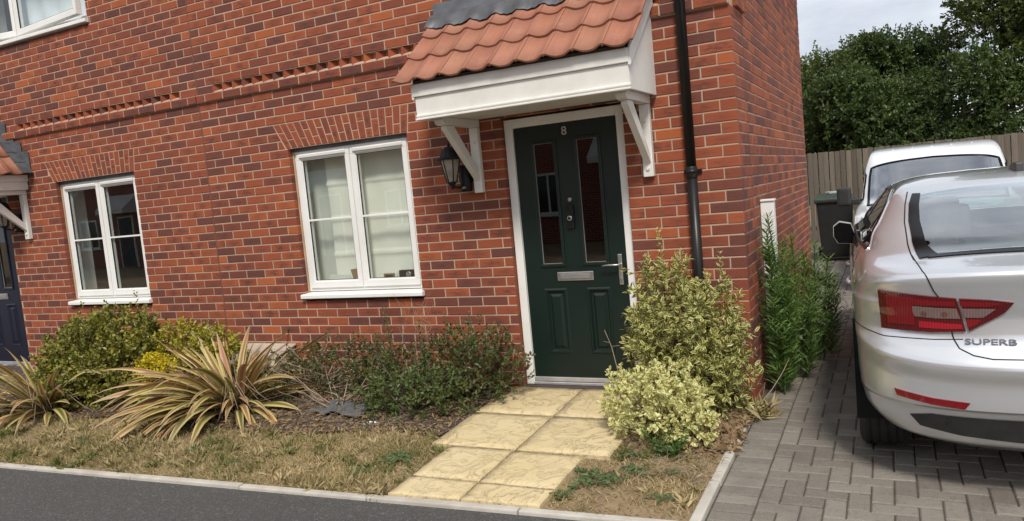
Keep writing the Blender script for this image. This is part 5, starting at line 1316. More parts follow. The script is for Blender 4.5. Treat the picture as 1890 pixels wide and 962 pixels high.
MT['gap'] = simple('panel_gap', (0.006, 0.006, 0.006), rough=0.9); MT['rubber'] = simple('tyre_rubber', (0.018, 0.018, 0.019), (0.028, 0.027, 0.026), 14, 0.85, bump=0.2, bscale=90)
MT['chrome'] = simple('chrome', (0.85, 0.85, 0.86), rough=0.08, metal=1.0); MT['seat'] = simple('grey_seat_cloth', (0.10, 0.105, 0.11), (0.075, 0.08, 0.085), 9, 0.85)
MT['alloy'] = simple('alloy_rim', (0.45, 0.46, 0.47), rough=0.3, metal=0.9)
def lens(name, c, rough=0.08):
    t = NT(name); w = t.noise(70, 2); col = t.mix(t.math('MULTIPLY', w, 0.5), c, tuple(x*0.45 for x in c)); wv = t.n('TexWave'); wv.inputs['Scale'].default_value = 28; wv.inputs['Distortion'].default_value = 0.5; t.l(t.obco(), wv.inputs['Vector']); col = t.mix(t.math('MULTIPLY', wv.outputs['Fac'], 0.45), col, tuple(x*0.35 for x in c)); return t.bsdf(col, rough, 0, t.bump(wv.outputs['Fac'], 0.25, 0.004), Coat_Weight=1.0, Coat_Roughness=0.02)
MT['amber'] = lens('amber_bulb', (0.20, 0.11, 0.06)); MT['red'] = lens('red_lens', (0.25, 0.004, 0.007)); MT['darkred'] = lens('dark_red_lens', (0.13, 0.004, 0.006)); MT['brightred'] = lens('bright_red_lens', (0.46, 0.010, 0.022)); MT['clear'] = lens('clear_lens', (0.27, 0.18, 0.165))
def wheel(parent, x, y, z, r, w, sgn):
    t = MB(); prof = []
    for (rr, h) in ((r*.66, -w/2+.01), (r*.72, -w/2-.004), (r*.86, -w/2-.008), (r*.955, -w/2+.006), (r*.985, -w/2+.022)): prof.append((rr, h))
    g = np.linspace(-w/2+.03, w/2-.03, 5)
    for k, q in enumerate(g): prof += [(r, q-.012), (r, q+.010), (r-.008, q+.012), (r-.008, q+.016)] if k < 4 else [(r, q-.012), (r, q+.01)]
    for (rr, h) in ((r*.985, w/2-.022), (r*.955, w/2-.006), (r*.86, w/2+.008), (r*.72, w/2+.004), (r*.66, w/2-.01)): prof.append((rr, h))
    t.lathe(prof, (x, y, z), 'x', 48, True, False); wh = t.build('wheel', MT['rubber'], parent)
    m = MB(); xo = x+sgn*(w/2-.03)
    m.lathe([(r*.70, 0), (r*.70, sgn*.02), (r*.64, sgn*.02), (r*.62, -sgn*.05)], (xo, y, z), 'x', 40, True, False)
    for k in range(5):
        a = k*2*math.pi/5+.3
        for da in (-.12, .12):
            p = Vector((xo+sgn*.012, y, z)); q = Vector((xo+sgn*.006, y+math.cos(a+da*.6)*r*.65, z+math.sin(a+da*.6)*r*.65)); m.tube([p+Vector((0, math.cos(a+da*4)*.05, math.sin(a+da*4)*.05)), q], [.020, .016], 6)
    m.lathe([(0.0, sgn*.02), (.06, sgn*.02), (.065, -sgn*.02)], (xo, y, z), 'x', 20, True, False); m.build('rim', MT['alloy'], wh)
    m = MB(); m.lathe([(.02, -sgn*.06), (r*.42, -sgn*.06), (r*.42, -sgn*.08)], (xo, y, z), 'x', 28); m.build('brake_disc', MT['steel'], wh)
# ---------------- silver liftback
car = thing('silver_car', 'silver hatchback car parked on the block driveway, seen from behind', 'car', (1.625, -1.43, z_drive(-0.4)+0.002), rad(2.6), None, False)
CL = [ # z, yr, w, a, n, yf, af, nf
 (0.19, .26, .70, .40, 2.6, 4.66, .6, 2.4), (0.27, .11, .83, .55, 2.9, 4.78, .7, 2.4), (0.36, .085, .902, .62, 3.0, 4.83, .75, 2.4), (0.420, .066, .918, .66, 3.0, 4.86, .8, 2.4), (0.438, .038, .920, .66, 3.0, 4.86, .8, 2.4),
 (0.54, .034, .924, .66, 3.0, 4.86, .8, 2.4), (0.630, .0, .928, .66, 3.0, 4.86, .8, 2.4), (0.642, .002, .929, .66, 3.0, 4.855, .8, 2.4), (0.72, .060, .930, .66, 3.0, 4.82, .8, 2.4), (0.775, .078, .929, .66, 3.0, 4.74, .85, 2.4),
 (0.84, .080, .931, .66, 3.0, 4.60, .9, 2.4), (0.895, .070, .932, .66, 3.0, 4.42, .9, 2.4), (0.915, .066, .922, .66, 3.0, 4.34, .9, 2.4), (0.98, .052, .905, .62, 3.0, 4.05, .7, 2.4), (1.045, .040, .880, .55, 2.9, 3.80, .5, 2.4), (1.060, .050, .872, .55, 2.9, 3.74, .5, 2.4),
 (1.072, .16, .862, .60, 2.8, 3.68, .5, 2.4), (1.085, .34, .848, .60, 2.7, 3.62, .5, 2.4), (1.102, .45, .825, .52, 2.6, 3.56, .5, 2.4), (1.16, .60, .805, .46, 2.8, 3.38, .5, 2.5), (1.25, .84, .748, .44, 2.9, 3.12, .5, 2.6), (1.33, 1.06, .695, .42, 3.0, 2.88, .5, 2.7),
 (1.385, 1.25, .648, .40, 3.0, 2.70, .45, 2.7), (1.412, 1.38, .605, .38, 3.0, 2.56, .4, 2.7), (1.435, 1.55, .52, .32, 3.0, 2.42, .3, 2.7), (1.450, 1.75, .40, .22, 2.8, 2.3, .2, 2.7), (1.457, 1.9, .20, .1, 2.8, 2.2, .1, 2.7)]
def carwarp(X, Y, Z, w):
    t = np.clip(np.abs(X)/max(w, .1), 0, 1)**5; b = np.exp(-((Z-.60)/.12)**2)
    rear = np.clip((1.6-Y)/1.0, 0, 1); Zn = Z+0.075*t*b*rear
    hi = np.exp(-((Z-1.04)/.05)**2); return Zn-0.035*np.clip(np.abs(X)/.9, 0, 1)**2*hi*rear
body = Body(CL, carwarp)
LV = np.array(CL)
def yrear(z): return float(np.interp(z, LV[:, 0], LV[:, 1]))
def RP(x, z): return (x, yrear(z)-0.02, z)
def mir(poly): return [(-p[0], p[1], p[2]) for p in poly][::-1]
RD = (0, 0.55, -0.83)
rw = [RP(-.70, 1.108), RP(0, 1.104), RP(.70, 1.108), RP(.70, 1.18), RP(.675, 1.27), RP(.645, 1.345), RP(.615, 1.386), RP(0, 1.396), RP(-.615, 1.386), RP(-.645, 1.345), RP(-.675, 1.27), RP(-.70, 1.18)]
cutp = [RP(-.57, 1.126), RP(0, 1.122), RP(.57, 1.126), RP(.602, 1.18), RP(.604, 1.265), RP(.588, 1.34), RP(.565, 1.366), RP(0, 1.372), RP(-.565, 1.366), RP(-.588, 1.34), RP(-.604, 1.265), RP(-.602, 1.18)]
body.cut(cutp, RD, 0.0)
rg_ = [RP(-.545, 1.113), RP(0, 1.109), RP(.545, 1.113), RP(.582, 1.17), RP(.586, 1.26), RP(.572, 1.337), RP(.548, 1.379), RP(0, 1.388), RP(-.548, 1.379), RP(-.572, 1.337), RP(-.586, 1.26), RP(-.582, 1.17)]
sw = [(-.9, .98, 1.085), (-.9, 2.0, 1.055), (-.9, 3.35, 1.03), (-.9, 3.50, 1.04), (-.9, 3.15, 1.22), (-.9, 2.75, 1.335), (-.9, 2.2, 1.375), (-.9, 1.75, 1.365), (-.9, 1.38, 1.305), (-.9, 1.12, 1.20)]
body.cut(sw, (1, 0, 0), 0.010); body.cut(mir(sw), (-1, 0, 0), 0.010)
ws = [(-.74, 3.45, 1.08), (0, 3.6, 1.07), (.74, 3.45, 1.08), (.60, 2.95, 1.32), (.52, 2.75, 1.385), (0, 2.7, 1.40), (-.52, 2.75, 1.385), (-.60, 2.95, 1.32)]
body.cut(ws, (0, -.8, -.6), 0.02)
body.part('rear_window', rg_, RD, 0.003, MT['carglass'], car, 0.025)
# black ceramic border of the rear window
def ring(poly, d, w, name, off):
    c = Vector((sum(p[0] for p in poly), sum(p[1] for p in poly), sum(p[2] for p in poly)))/len(poly)
    return c
for s in (-1, 1):
    fr = [RP(s*.615, 1.104), RP(s*.630, 1.182), RP(s*.628, 1.272), RP(s*.608, 1.347), RP(s*.580, 1.390), RP(s*.540, 1.384), RP(s*.562, 1.335), RP(s*.576, 1.26), RP(s*.572, 1.17), RP(s*.53, 1.112)]
    body.line([RP(s*.60, 1.405), RP(s*.628, 1.35), RP(s*.648, 1.272), RP(s*.652, 1.182), RP(s*.64, 1.10)], RD, .0035, 0.0).build('lid_gap', MT['gap'], car)
    body.part('window_border', fr, RD, 0.0065, MT['frit'], car, 0.018)
fr = [RP(-.58, 1.102), RP(0, 1.099), RP(.58, 1.102), RP(.56, 1.118), RP(0, 1.115), RP(-.56, 1.118)]; body.part('window_border', fr, RD, 0.0065, MT['frit'], car, 0.018)
for s, dd in ((-1, (1, 0, 0)), (1, (-1, 0, 0))):
    poly = sw if s < 0 else mir(sw); body.part('side_window', poly, dd, 0.003, MT['darkglass'], car, 0.03)
    for (y0, y1) in ((1.36, 1.41), (2.22, 2.31)):
        top = 1.30 if y0 < 2 else 1.375; q = [(-.9*1, y0, 1.068), (-.9, y1, 1.066), (-.9, y1+.0, top), (-.9, y0, top)]; body.part('window_pillar', q if s < 0 else mir(q), dd, 0.006, MT['frit'], car, 0.05)
    ln = [(s*.9, p[1], p[2]) for p in sw]; b = body.line([(s*.9, 3.50, 1.028), (s*.9, 2.0, 1.044), (s*.9, .95, 1.076), (s*.9, 1.10, 1.21), (s*.9, 1.37, 1.317), (s*.9, 1.75, 1.377), (s*.9, 2.2, 1.387), (s*.9, 2.75, 1.345), (s*.9, 3.15, 1.232)], dd, 0.006, 0.002); b.build('window_chrome', MT['chrome'], car); body.line([(s*.9, p[1], p[2]) for p in sw]+[(s*.9, sw[0][1], sw[0][2])], dd, .015, -.004).build('window_seal', MT['frit'], car)
    for (yy, zz) in ((1.33, .86), (2.30, .845)):
        h, nn = body.hit((s*.9, yy, zz), dd); m = MB(); m.tube([h+nn*.0+Vector((0, -.10, 0)), h+nn*.016+Vector((0, -.075, 0)), h+nn*.019, h+nn*.016+Vector((0, .075, 0)), h+Vector((0, .10, 0))], [.010, .013, .014, .013, .010], 8, flat=1.2); m.build('door_handle', MT['silver'], car)
    for (yy, zz0, zz1) in ((1.30, .36, 1.07), (2.28, .30, 1.06), (3.45, .32, 1.0)):
        body.line([(s*.95, yy+(.25 if yy < 1.5 and zz0 > .3 else 0), zz0), (s*.95, yy, .75), (s*.95, yy, zz1)], dd, .0028, -.001).build('door_gap', MT['gap'], car)
    body.line([(s*.95, .62, .895), (s*.95, 2, .905), (s*.95, 4.0, .91)], dd, .004, -.002).build('shoulder_crease', MT['silver'], car)
    # door mirror
    c = Vector((s*.965, 3.02, 1.02)); P0 = [(-.085, -.06), (-.05, -.095), (.05, -.085), (.080, -.03), (.078, .05), (.035, .085), (-.05, .065)]
    m = MB(); V = []
    for (yy, k) in ((-.055, 1.0), (-.02, 1.06), (.03, .95), (.065, .62), (.078, .25)): V += [(c.x+s*px*k, c.y+yy, c.z+pz*k) for px, pz in P0]
    F = [tuple(range(7))]+[(7*i+j, 7*i+(j+1) % 7, 7*i+7+(j+1) % 7, 7*i+7+j) for i in range(4) for j in range(7)]+[tuple(range(28, 35))]
    m.add(V, F); o = m.build('door_mirror', MT['silver'], car, bevel=.004)
    bmm = bmesh.new(); bmm.from_mesh(o.data); bmesh.ops.recalc_face_normals(bmm, faces=bmm.faces); bmm.to_mesh(o.data); bmm.free()
    m = MB(); m.add([(c.x+s*px*1.0, c.y-.0565, c.z+pz*.985-.003) for px, pz in P0]+[(c.x+s*px*1.0, c.y-.05, c.z+pz*.985-.003) for px, pz in P0], [tuple(range(7)), tuple(range(7, 14))]+[(j, (j+1) % 7, 7+(j+1) % 7, 7+j) for j in range(7)]); m.build('mirror_glass', MT['frit'], car)
    m = MB(); m.tube([c+Vector((-s*.06, .02, -.06)), c+Vector((-s*.16, .06, -.085))], [.024, .03], 8); m.build('mirror_arm', MT['trim'], car)
    # rear lamp: outer part on the wing, inner part on the lid
    ld = Vector((-s*.42, 1.0, -.12))
    outer = [(s*.838, .20, 0.973), (s*.66, .0, 0.963), (s*.555, -.02, 0.954), (s*.525, -.02, 0.803), (s*.66, 0, 0.796), (s*.838, .18, 0.786)]
    inner = [(s*.543, -.02, 0.953), (s*.42, -.03, 0.946), (s*.335, -.03, 0.933), (s*.37, -.03, 0.893), (s*.43, -.03, 0.853), (s*.512, -.02, 0.803)]
    for poly in (outer, inner):
        q = poly if s < 0 else poly[::-1]; body.part('rear_lamp', q, ld, .010, MT['darkred'], car, .03)
    for (poly, mm) in (([(.81, .15, 0.953), (.67, 0, 0.946), (.553, 0, 0.938), (.548, 0, 0.916), (.67, 0, 0.921), (.74, 0, 0.923), (.735, 0, 0.828), (.81, .15, 0.818)], 'red'), ([(.72, .05, 0.913), (.64, 0, 0.910), (.548, 0, 0.906), (.537, 0, 0.860), (.64, 0, 0.862), (.72, .05, 0.866)], 'clear'), ([(.70, .04, 0.843), (.60, 0, 0.838), (.532, 0, 0.833), (.528, 0, 0.813), (.60, 0, 0.811), (.70, .04, 0.813)], 'brightred'),
                       ([(.535, 0, 0.940), (.43, 0, 0.933), (.37, 0, 0.925), (.42, 0, 0.913), (.53, 0, 0.916)], 'red'), ([(.53, 0, 0.906), (.43, 0, 0.904), (.395, 0, 0.902), (.445, 0, 0.866), (.518, 0, 0.866)], 'clear'), ([(.514, 0, 0.856), (.455, 0, 0.854), (.475, 0, 0.830), (.509, 0, 0.818)], 'red')):
        q = [(s*a, b, c_) for a, b, c_ in poly]; q = q if s < 0 else q[::-1]; body.part('lamp_lens', q, ld, .0135, MT[mm], car, .03)
    for (xx, zz) in ((.69, .886), (.60, .883)):
        h, nn = body.hit((s*xx, 0, zz), ld); m = MB(); m.tube([h+nn*.010, h+nn*.0155], .013, 14); m.build('lamp_bulb', MT['amber'], car)
    # bumper reflector
    rf = [(s*.805, .10, .512), (s*.66, 0, .494), (s*.505, -.02, .483), (s*.530, -.02, .452), (s*.66, 0, .463), (s*.800, .08, .482)]
    body.part('bumper_reflector', rf if s < 0 else rf[::-1], ld, .007, MT['red'], car, .03)
    # lid and bumper joints
    body.line([(s*.642, .45, 1.098), (s*.625, .2, 1.05), (s*.59, 0, .99), (s*.55, -.02, .93), (s*.518, -.02, .77), (s*.50, -.02, .73), (s*.45, -.02, .70), (s*.38, -.02, .685), (0, -.02, .682)], (0, 1, -.15), .0032, .0).build('lid_gap', MT['gap'], car)
    body.line([(s*.536, -.02, .767), (s*.66, 0, .762), (s*.84, .15, .752), (s*.95, .6, .76)], ld, .0026, .0).build('bumper_gap', MT['gap'], car)
    # black lower valance
    vl = [(s*.70, .1, .375), (s*.62, .02, .392), (0, -.02, .392), (0, .05, .27), (s*.50, .06, .30), (s*.66, .1, .325)]
    body.part('valance', vl if s < 0 else vl[::-1], (0, 1, 0), .006, MT['trim'], car, .04)
    m = MB(); m.lathe([(.011, -.01), (.012, .004), (.004, .006)], (0, 0, 0), 'y', 12); h, nn = body.hit((s*.55, 0, .37), (0, 1, 0)); o = m.build('parking_sensor', MT['gap'], car); o.location = h
MT['plate'] = simple('yellow_plate', (0.62, 0.45, 0.04), rough=0.4)
body.part('number_plate', [(-.26, -.02, .67), (.26, -.02, .67), (.26, -.02, .56), (-.26, -.02, .56)], (0, 1, 0), .004, MT['plate'], car, .06)
h, nn = body.hit((-.382, -.02, .742), (0, 1, 0))
ang = math.atan2(nn.x, -nn.y)
text_mesh('SUPERB', .046, .0018, simple('dark_chrome', (0.20, 0.20, 0.21), rough=0.25, metal=0.8), 'lettering', car, Matrix.Translation(h+nn*.004) @ Matrix.Rotation(ang, 4, 'Z') @ Matrix.Rotation(math.pi/2-0.42*0-math.asin(nn.z), 4, 'X') @ Matrix.Diagonal((1.28, .78, 1, 1)), 0.0006)
m = MB(); m.prism([(1.55, 1.43), (1.80, 1.44), (1.72, 1.475), (1.60, 1.492), (1.56, 1.487)], 'x', -.022, .022); m.build('roof_antenna', MT['trim'], car, bevel=.008)
AX = (0.90, 3.76)
for yy in AX:
    for s in (-1, 1): wheel(car, s*.80, yy, .33, .33, .23, s)
carbody = body.finish('body', MT['silver'], car, [(yy, .33, .372) for yy in AX])
for yy in AX:
    for s in (-1, 1):
        m = MB(); m.lathe([(.372, -s*.32), (.372, s*.02), (.384, s*.022)], (s*.91, yy, .325), 'x', 40, True, False); m.lathe([(.02, -s*.32), (.372, -s*.32)], (s*.91, yy, .325), 'x', 40, True, False); o = m.build('wheel_liner', MT['gap'], car)
        bmm = bmesh.new(); bmm.from_mesh(o.data); bmesh.ops.bisect_plane(bmm, geom=bmm.verts[:]+bmm.edges[:]+bmm.faces[:], plane_co=(0, 0, .24), plane_no=(0, 0, -1), clear_outer=True); bmm.to_mesh(o.data); bmm.free()
# cabin
m = MB(); m.box((-.68, .75, .98), (.68, 1.32, 1.0)); m.box((-.74, .70, .25), (.74, 3.6, .30)); m.box((-.72, 3.2, .70), (.72, 3.5, .98)); m.build('cabin_trim', MT['trim'], car)
def seat(x, y, w, head):
    s = MB(); s.prism([(y, .50), (y-.16, 1.05), (y-.05, 1.08), (y+.12, .56), (y+.55, .55), (y+.55, .42), (y, .40)], 'x', x-w/2, x+w/2); st = s.build('seat', MT['seat'], car, bevel=.035)
    for hx in head:
        s = MB(); s.box((hx-.13, y-.20, 1.10), (hx+.13, y-.10, 1.285)); s.build('headrest', MT['seat'], car, bevel=.035)
        s = MB(); s.tube([(hx-.06, y-.13, 1.04), (hx-.06, y-.15, 1.14)], .008, 6); s.tube([(hx+.06, y-.13, 1.04), (hx+.06, y-.15, 1.14)], .008, 6); s.build('headrest_post', MT['steel'], car)
seat(-.37, 2.35, .50, (-.37,)); seat(.37, 2.35, .50, (.37,)); seat(0, 1.45, 1.30, (-.42, .42))
body.part('windscreen', ws, (0, -.8, -.6), .003, MT['clearglass'], car, .08)
m = MB(); m.box((-.40, 1.02, 1.003), (-.24, 1.10, 1.03)); m.build('parcel_tag', MT['upvc'], car)
# ---------------- white van
van = thing('white_van', 'white panel van parked nose first behind the silver car', 'van', (1.33, 4.25, z_drive(3)+.002), rad(-1.2), None, False)
VL = [(0.20, .16, .76, .5, 2.7, 4.05, .14, 3), (0.32, .05, .86, .55, 2.8, 4.10, .16, 3.2), (0.48, .0, .885, .6, 2.8, 4.12, .16, 3.4), (0.66, .02, .892, .62, 2.8, 4.13, .16, 3.4), (0.80, .06, .893, .66, 2.8, 4.13, .16, 3.4), (0.90, .14, .888, .7, 2.8, 4.12, .16, 3.4), (0.955, .36, .880, .7, 2.7, 4.12, .16, 3.4), (0.99, .75, .868, .5, 2.6, 4.11, .16, 3.4),
      (1.02, .93, .845, .45, 2.8, 4.11, .16, 3.4), (1.20, 1.17, .818, .42, 2.7, 4.09, .16, 3.4), (1.42, 1.44, .790, .40, 2.9, 4.06, .16, 3.4), (1.52, 1.57, .768, .40, 3.2, 4.04, .16, 3.4), (1.59, 1.70, .752, .40, 3.4, 4.02, .16, 3.4), (1.65, 1.88, .730, .40, 3.6, 3.98, .16, 3.2), (1.685, 2.10, .690, .36, 3.6, 3.90, .16, 3), (1.705, 2.40, .60, .3, 3.6, 3.8, .16, 3), (1.715, 2.8, .35, .2, 3, 3.6, .16, 3)]
vb = Body(VL, None, nz=80)
VV_ = np.array(VL)
def VP_(x, z): return (x, float(np.interp(z, VV_[:, 0], VV_[:, 1]))-.02, z)
vw = [VP_(-.735, 1.04), VP_(0, 1.03), VP_(.735, 1.04), VP_(.735, 1.2), VP_(.722, 1.42), VP_(.705, 1.515), VP_(0, 1.535), VP_(-.705, 1.515), VP_(-.722, 1.42), VP_(-.735, 1.2)]
vb.cut(vw, (0, .75, -.66), .010); vb.part('windscreen', vw, (0, .75, -.66), .004, MT['vanglass'], van, .03)
vb.line([Vector(p) for p in vw]+[Vector(vw[0])], (0, .75, -.66), .024, -.008).build('windscreen_seal', MT['frit'], van)
for s, dd in ((-1, (1, 0, 0)), (1, (-1, 0, 0))):
    q = [(s*.9, 1.28, 1.06), (s*.9, 2.35, 1.06), (s*.9, 2.35, 1.44), (s*.9, 1.86, 1.44), (s*.9, 1.60, 1.36)]; q = q if s < 0 else q[::-1]
    vb.cut(q, dd, .008); vb.part('side_window', q, dd, .003, MT['darkglass'], van, .03)
    vb.line([Vector(p) for p in q]+[Vector(q[0])], dd, .018, -.004).build('window_seal', MT['frit'], van)
    for (yy) in (1.15, 2.42): vb.line([(s*.95, yy, .35), (s*.95, yy, .95), (s*.95, yy, 1.0 if yy < 2 else 1.5)], dd, .003, .0).build('door_gap', MT['gap'], van)
    h, nn = vb.hit((s*.9, 2.25, .90), dd); m = MB(); m.tube([h+nn*.0+Vector((0, -.09, 0)), h+nn*.03+Vector((0, -.06, 0)), h+nn*.03+Vector((0, .06, 0)), h+Vector((0, .09, 0))], .016, 8); m.build('door_handle', MT['trim'], van)
    c = Vector((s*1.03, 1.32, 1.12)); m = MB(); m.box((c.x-.085, c.y-.06, c.z-.12), (c.x+.085, c.y+.06, c.z+.12)); m.build('door_mirror', MT['trim'], van, bevel=.035, seg=3)
    m = MB(); m.box((min(s*.84, s*.96), c.y-.035, c.z-.11), (max(s*.84, s*.96), c.y+.035, c.z-.03)); m.build('mirror_arm', MT['trim'], van, bevel=.015)
    hl = [(s*.82, .3, .90), (s*.55, .1, .84), (s*.50, .1, .72), (s*.70, .1, .70), (s*.84, .3, .76)]; vb.part('headlamp', hl if s < 0 else hl[::-1], (-s*.4, 1, 0), .008, MT['clear'], van, .05)
for xx in (-.45, -.22, 0, .22, .45):
    vb.line([(xx, 1.98, 1.62), (xx, 2.5, 1.69), (xx, 3.7, 1.70)], (0, .15, -1), .011, -.004).build('roof_rib', MT['vanwhite'], van)
vb.part('grille', [(-.40, 0, .72), (.40, 0, .72), (.36, 0, .60), (-.36, 0, .60)], (0, 1, 0), .005, MT['trim'], van, .06)
vb.part('bumper_strip', [(-.75, 0, .46), (.75, 0, .46), (.72, 0, .32), (-.72, 0, .32)], (0, 1, 0), .006, MT['trim'], van, .06)
vb.line([(-.80, .3, .965), (-.4, .3, .94), (0, .3, .93), (.4, .3, .94), (.80, .3, .965)], (0, .6, -.8), .003, 0).build('bonnet_gap', MT['gap'], van)
for yy in (.82, 3.4):
    for s in (-1, 1): wheel(van, s*.77, yy, .31, .31, .20, s)
vanbody = vb.finish('body', MT['vanwhite'], van, [(yy, .31, .35) for yy in (.82, 3.4)])
m = MB(); m.box((-.72, 2.7, .30), (.72, 2.74, 1.55)); m.box((-.75, .9, .28), (.75, 2.7, .32)); m.box((-.74, .95, .75), (.74, 1.35, .98)); m.build('cab_interior', MT['trim'], van)
for s in (-.4, .4):
    m = MB(); m.prism([(2.1, .6), (2.45, 1.15), (2.57, 1.15), (2.5, .5), (1.75, .45), (1.75, .58)], 'x', s-.24, s+.24); m.build('seat', MT['seat'], van, bevel=.03)
    m = MB(); m.box((s-.13, 2.48, 1.17), (s+.13, 2.57, 1.36)); m.build('headrest', MT['seat'], van, bevel=.03)
# ================================================================ lamp, blind, bin, fence, trees, houses opposite
MT['frost'] = simple('frosted_lamp_glass', (0.33, 0.29, 0.25), (0.25, 0.215, 0.18), 20, 0.25)
def lantern(x, z, label, group='black wall lanterns by the doors'):
    t = thing('wall_lantern', label, 'wall lamp', (x, -.002, z), 0, group, False)
    m = MB(); m.lathe([(.038, .10), (.044, .095), (.044, -.085), (.040, -.10)], (.02, -.045, -.01), 'z', 18); m.lathe([(.055, -.012), (.055, .0)], (.02, 0, 0), 'y', 18); m.build('backplate', MT['black'], t)
    m = MB(); m.box((.005, -.092, -.088), (.038, -.088, -.070)); m.build('sensor_window', MT['spacer'], t)
    m = MB(); m.tube([(.02, -.06, -.03), (.0, -.10, -.075), (-.02, -.15, -.07), (-.03, -.17, -.045)], [.010, .009, .009, .010], 8); m.lathe([(.006, -.085), (.012, -.075), (.008, -.06), (.030, -.045), (.030, -.03)], (-.03, -.17, 0), 'z', 12); m.build('arm', MT['black'], t)
    n = 6
    def hexa(r, zz, k): a = k*math.pi/3+.3; return (-.03+r*math.cos(a), -.17+r*math.sin(a), zz)
    for k in range(n):
        m = MB(); m.tube([hexa(.038, -.03, k), hexa(.077, .145, k)], .0045, 5); m.build('cage_bar', MT['black'], t)
        m = MB(); m.add([hexa(.036, -.03, k), hexa(.036, -.03, k+1), hexa(.074, .143, k+1), hexa(.074, .143, k)], [(0, 1, 2, 3)]); m.build('pane', MT['frost'], t)
    m = MB(); m.lathe([(.034, -.040), (.040, -.034), (.038, -.026)], (-.03, -.17, 0), 'z', 6, False); m.build('base', MT['black'], t); m = MB()
    m.lathe([(.082, .140), (.096, .146), (.096, .154), (.078, .158), (.068, .195), (.052, .222), (.022, .238), (.010, .242), (.012, .252), (.004, .262), (.006, .275), (.0015, .285)], (-.03, -.17, 0), 'z', 12, False); m.build('cap', MT['black'], t)
    return t
lantern(-2.075, 1.765, 'black lantern on the brick wall beside the green door')
lantern(-7.80, 1.79, 'black lantern by the navy door, partly cut off by the left edge')
# ---- fabric blind and objects on the inner sill of the house with the green door
MT['blind'] = simple('cream_blind_fabric', (0.80, 0.78, 0.70), (0.74, 0.72, 0.64), 3, 0.9, bump=0.2, bscale=120)
def fabric(name, x0, x1, z0, z1, y, amp, nx, nz, m, label, cat, folds=()):
    V, F = [], []
    for i in range(nx+1):
        for k in range(nz+1):
            x = x0+(x1-x0)*i/nx; z = z0+(z1-z0)*k/nz; yy = y+amp*(math.sin(x*23+1.7*math.sin(z*3))*.5+.5*math.sin(z*9+x*5)*.6)
            for f in folds: yy -= 0.018*math.exp(-((z-f)/.012)**2)
            V.append((x, yy, z))
    for i in range(nx):
        for k in range(nz): a = i*(nz+1)+k; F.append((a, a+nz+1, a+nz+2, a+1))
    o = MB().add(V, F, True).build(name, m); return tag(o, label, cat)
fabric('window_blind', -3.62, -2.50, 0.93, 2.20, 0.215, 0.010, 60, 60, MT['blind'], 'cream roman blind lowered behind the window left of the green door', 'blind', (1.20, 1.52, 1.84))
fabric('side_curtain', -3.84, -3.60, 0.93, 2.20, 0.245, 0.012, 24, 20, simple('grey_curtain', (0.60, 0.60, 0.55), (0.52, 0.52, 0.48), 4, 0.9), 'plain grey side curtain at the left inside the window beside the lamp', 'curtain')
MT['curtain'] = simple('pale_curtain', (0.78, 0.81, 0.84), (0.68, 0.72, 0.77), 5, 0.9)
fabric('curtain', -7.6, -6.15, 3.72, 5.0, 0.20, 0.025, 140, 10, MT['curtain'], 'pale blue grey curtains behind the upstairs window', 'curtain')
MT['kraft'] = simple('brown_card', (0.26, 0.17, 0.09), rough=0.8); MT['paper'] = simple('white_paper', (0.66, 0.66, 0.62), rough=0.8)
SZ = zr(25)+0.075+0.021
t = thing('speaker_box', 'small black box with a round silver dial on the right of the inside sill', 'box', (-2.83, .16, SZ)); m = MB(); m.box((-2.905, .145, SZ), (-2.765, .19, SZ+.125)); m.build('case', MT['black'], t, bevel=.006); m = MB(); m.lathe([(.024, -.006), (.026, 0), (.026, .004)], (-2.805, .143, SZ+.088), 'y', 20); m.build('dial', MT['steel'], t)
t = thing('picture_frame', 'small brown photo frame left of the black box on the inside sill', 'photo frame', (-3.03, .17, SZ)); m = MB(); rect_frame(m, -3.08, -2.97, SZ, SZ+.10, .012, .165, .177); m.build('frame', MT['kraft'], t); m = MB(); m.box((-3.068, .169, SZ+.012), (-2.982, .173, SZ+.088)); m.build('picture', MT['dark'], t)
o = MB().prism([(-3.38, SZ), (-3.31, SZ), (-3.31, SZ+.16), (-3.42, SZ+.15)], 'y', .15, .18).build('card', MT['kraft']); tag(o, 'folded brown card standing behind the left pane near the mullion', 'card')
o = MB().prism([(-3.70, SZ), (-3.45, SZ), (-3.46, SZ+.10), (-3.69, SZ+.11)], 'y', .188, .192).build('paper_sheet', MT['paper']); tag(o, 'white paper propped inside the left pane bottom corner', 'paper')
o = MB().prism([(-2.97, SZ), (-2.90, SZ), (-2.91, SZ+.11), (-2.96, SZ+.10)], 'y', .188, .192).build('paper_sheet', MT['paper']); tag(o, 'white paper between the photo frame and the black box', 'paper')
# ---- wheelie bin
t = thing('wheelie_bin', 'black wheelie bin with green lid behind the house corner', 'bin', (0.04, 8.25, z_drive(3)), rad(4), None, False)
MT['binblack'] = simple('black_bin_plastic', (0.012, 0.013, 0.012), (0.018, 0.019, 0.018), 9, 0.5); MT['bingreen'] = simple('green_bin_lid', (0.016, 0.034, 0.020), (0.012, 0.026, 0.015), 6, 0.5)
def frus(mb, a, b, z0, z1):
    V = [(-a[0], -a[1], z0), (a[0], -a[1], z0), (a[0], a[1], z0), (-a[0], a[1], z0), (-b[0], -b[1], z1), (b[0], -b[1], z1), (b[0], b[1], z1), (-b[0], b[1], z1)]
    mb.add(V, [(0, 3, 2, 1), (4, 5, 6, 7), (0, 1, 5, 4), (1, 2, 6, 5), (2, 3, 7, 6), (3, 0, 4, 7)])
m = MB(); frus(m, (.22, .25), (.275, .34), .06, .97); m.build('body', MT['binblack'], t, bevel=.03); m = MB(); frus(m, (.30, .37), (.30, .37), .95, 1.0); m.build('rim', MT['binblack'], t, bevel=.012)
m = MB(); frus(m, (.305, .375), (.25, .30), 1.002, 1.075); m.build('lid', MT['bingreen'], t, bevel=.015)
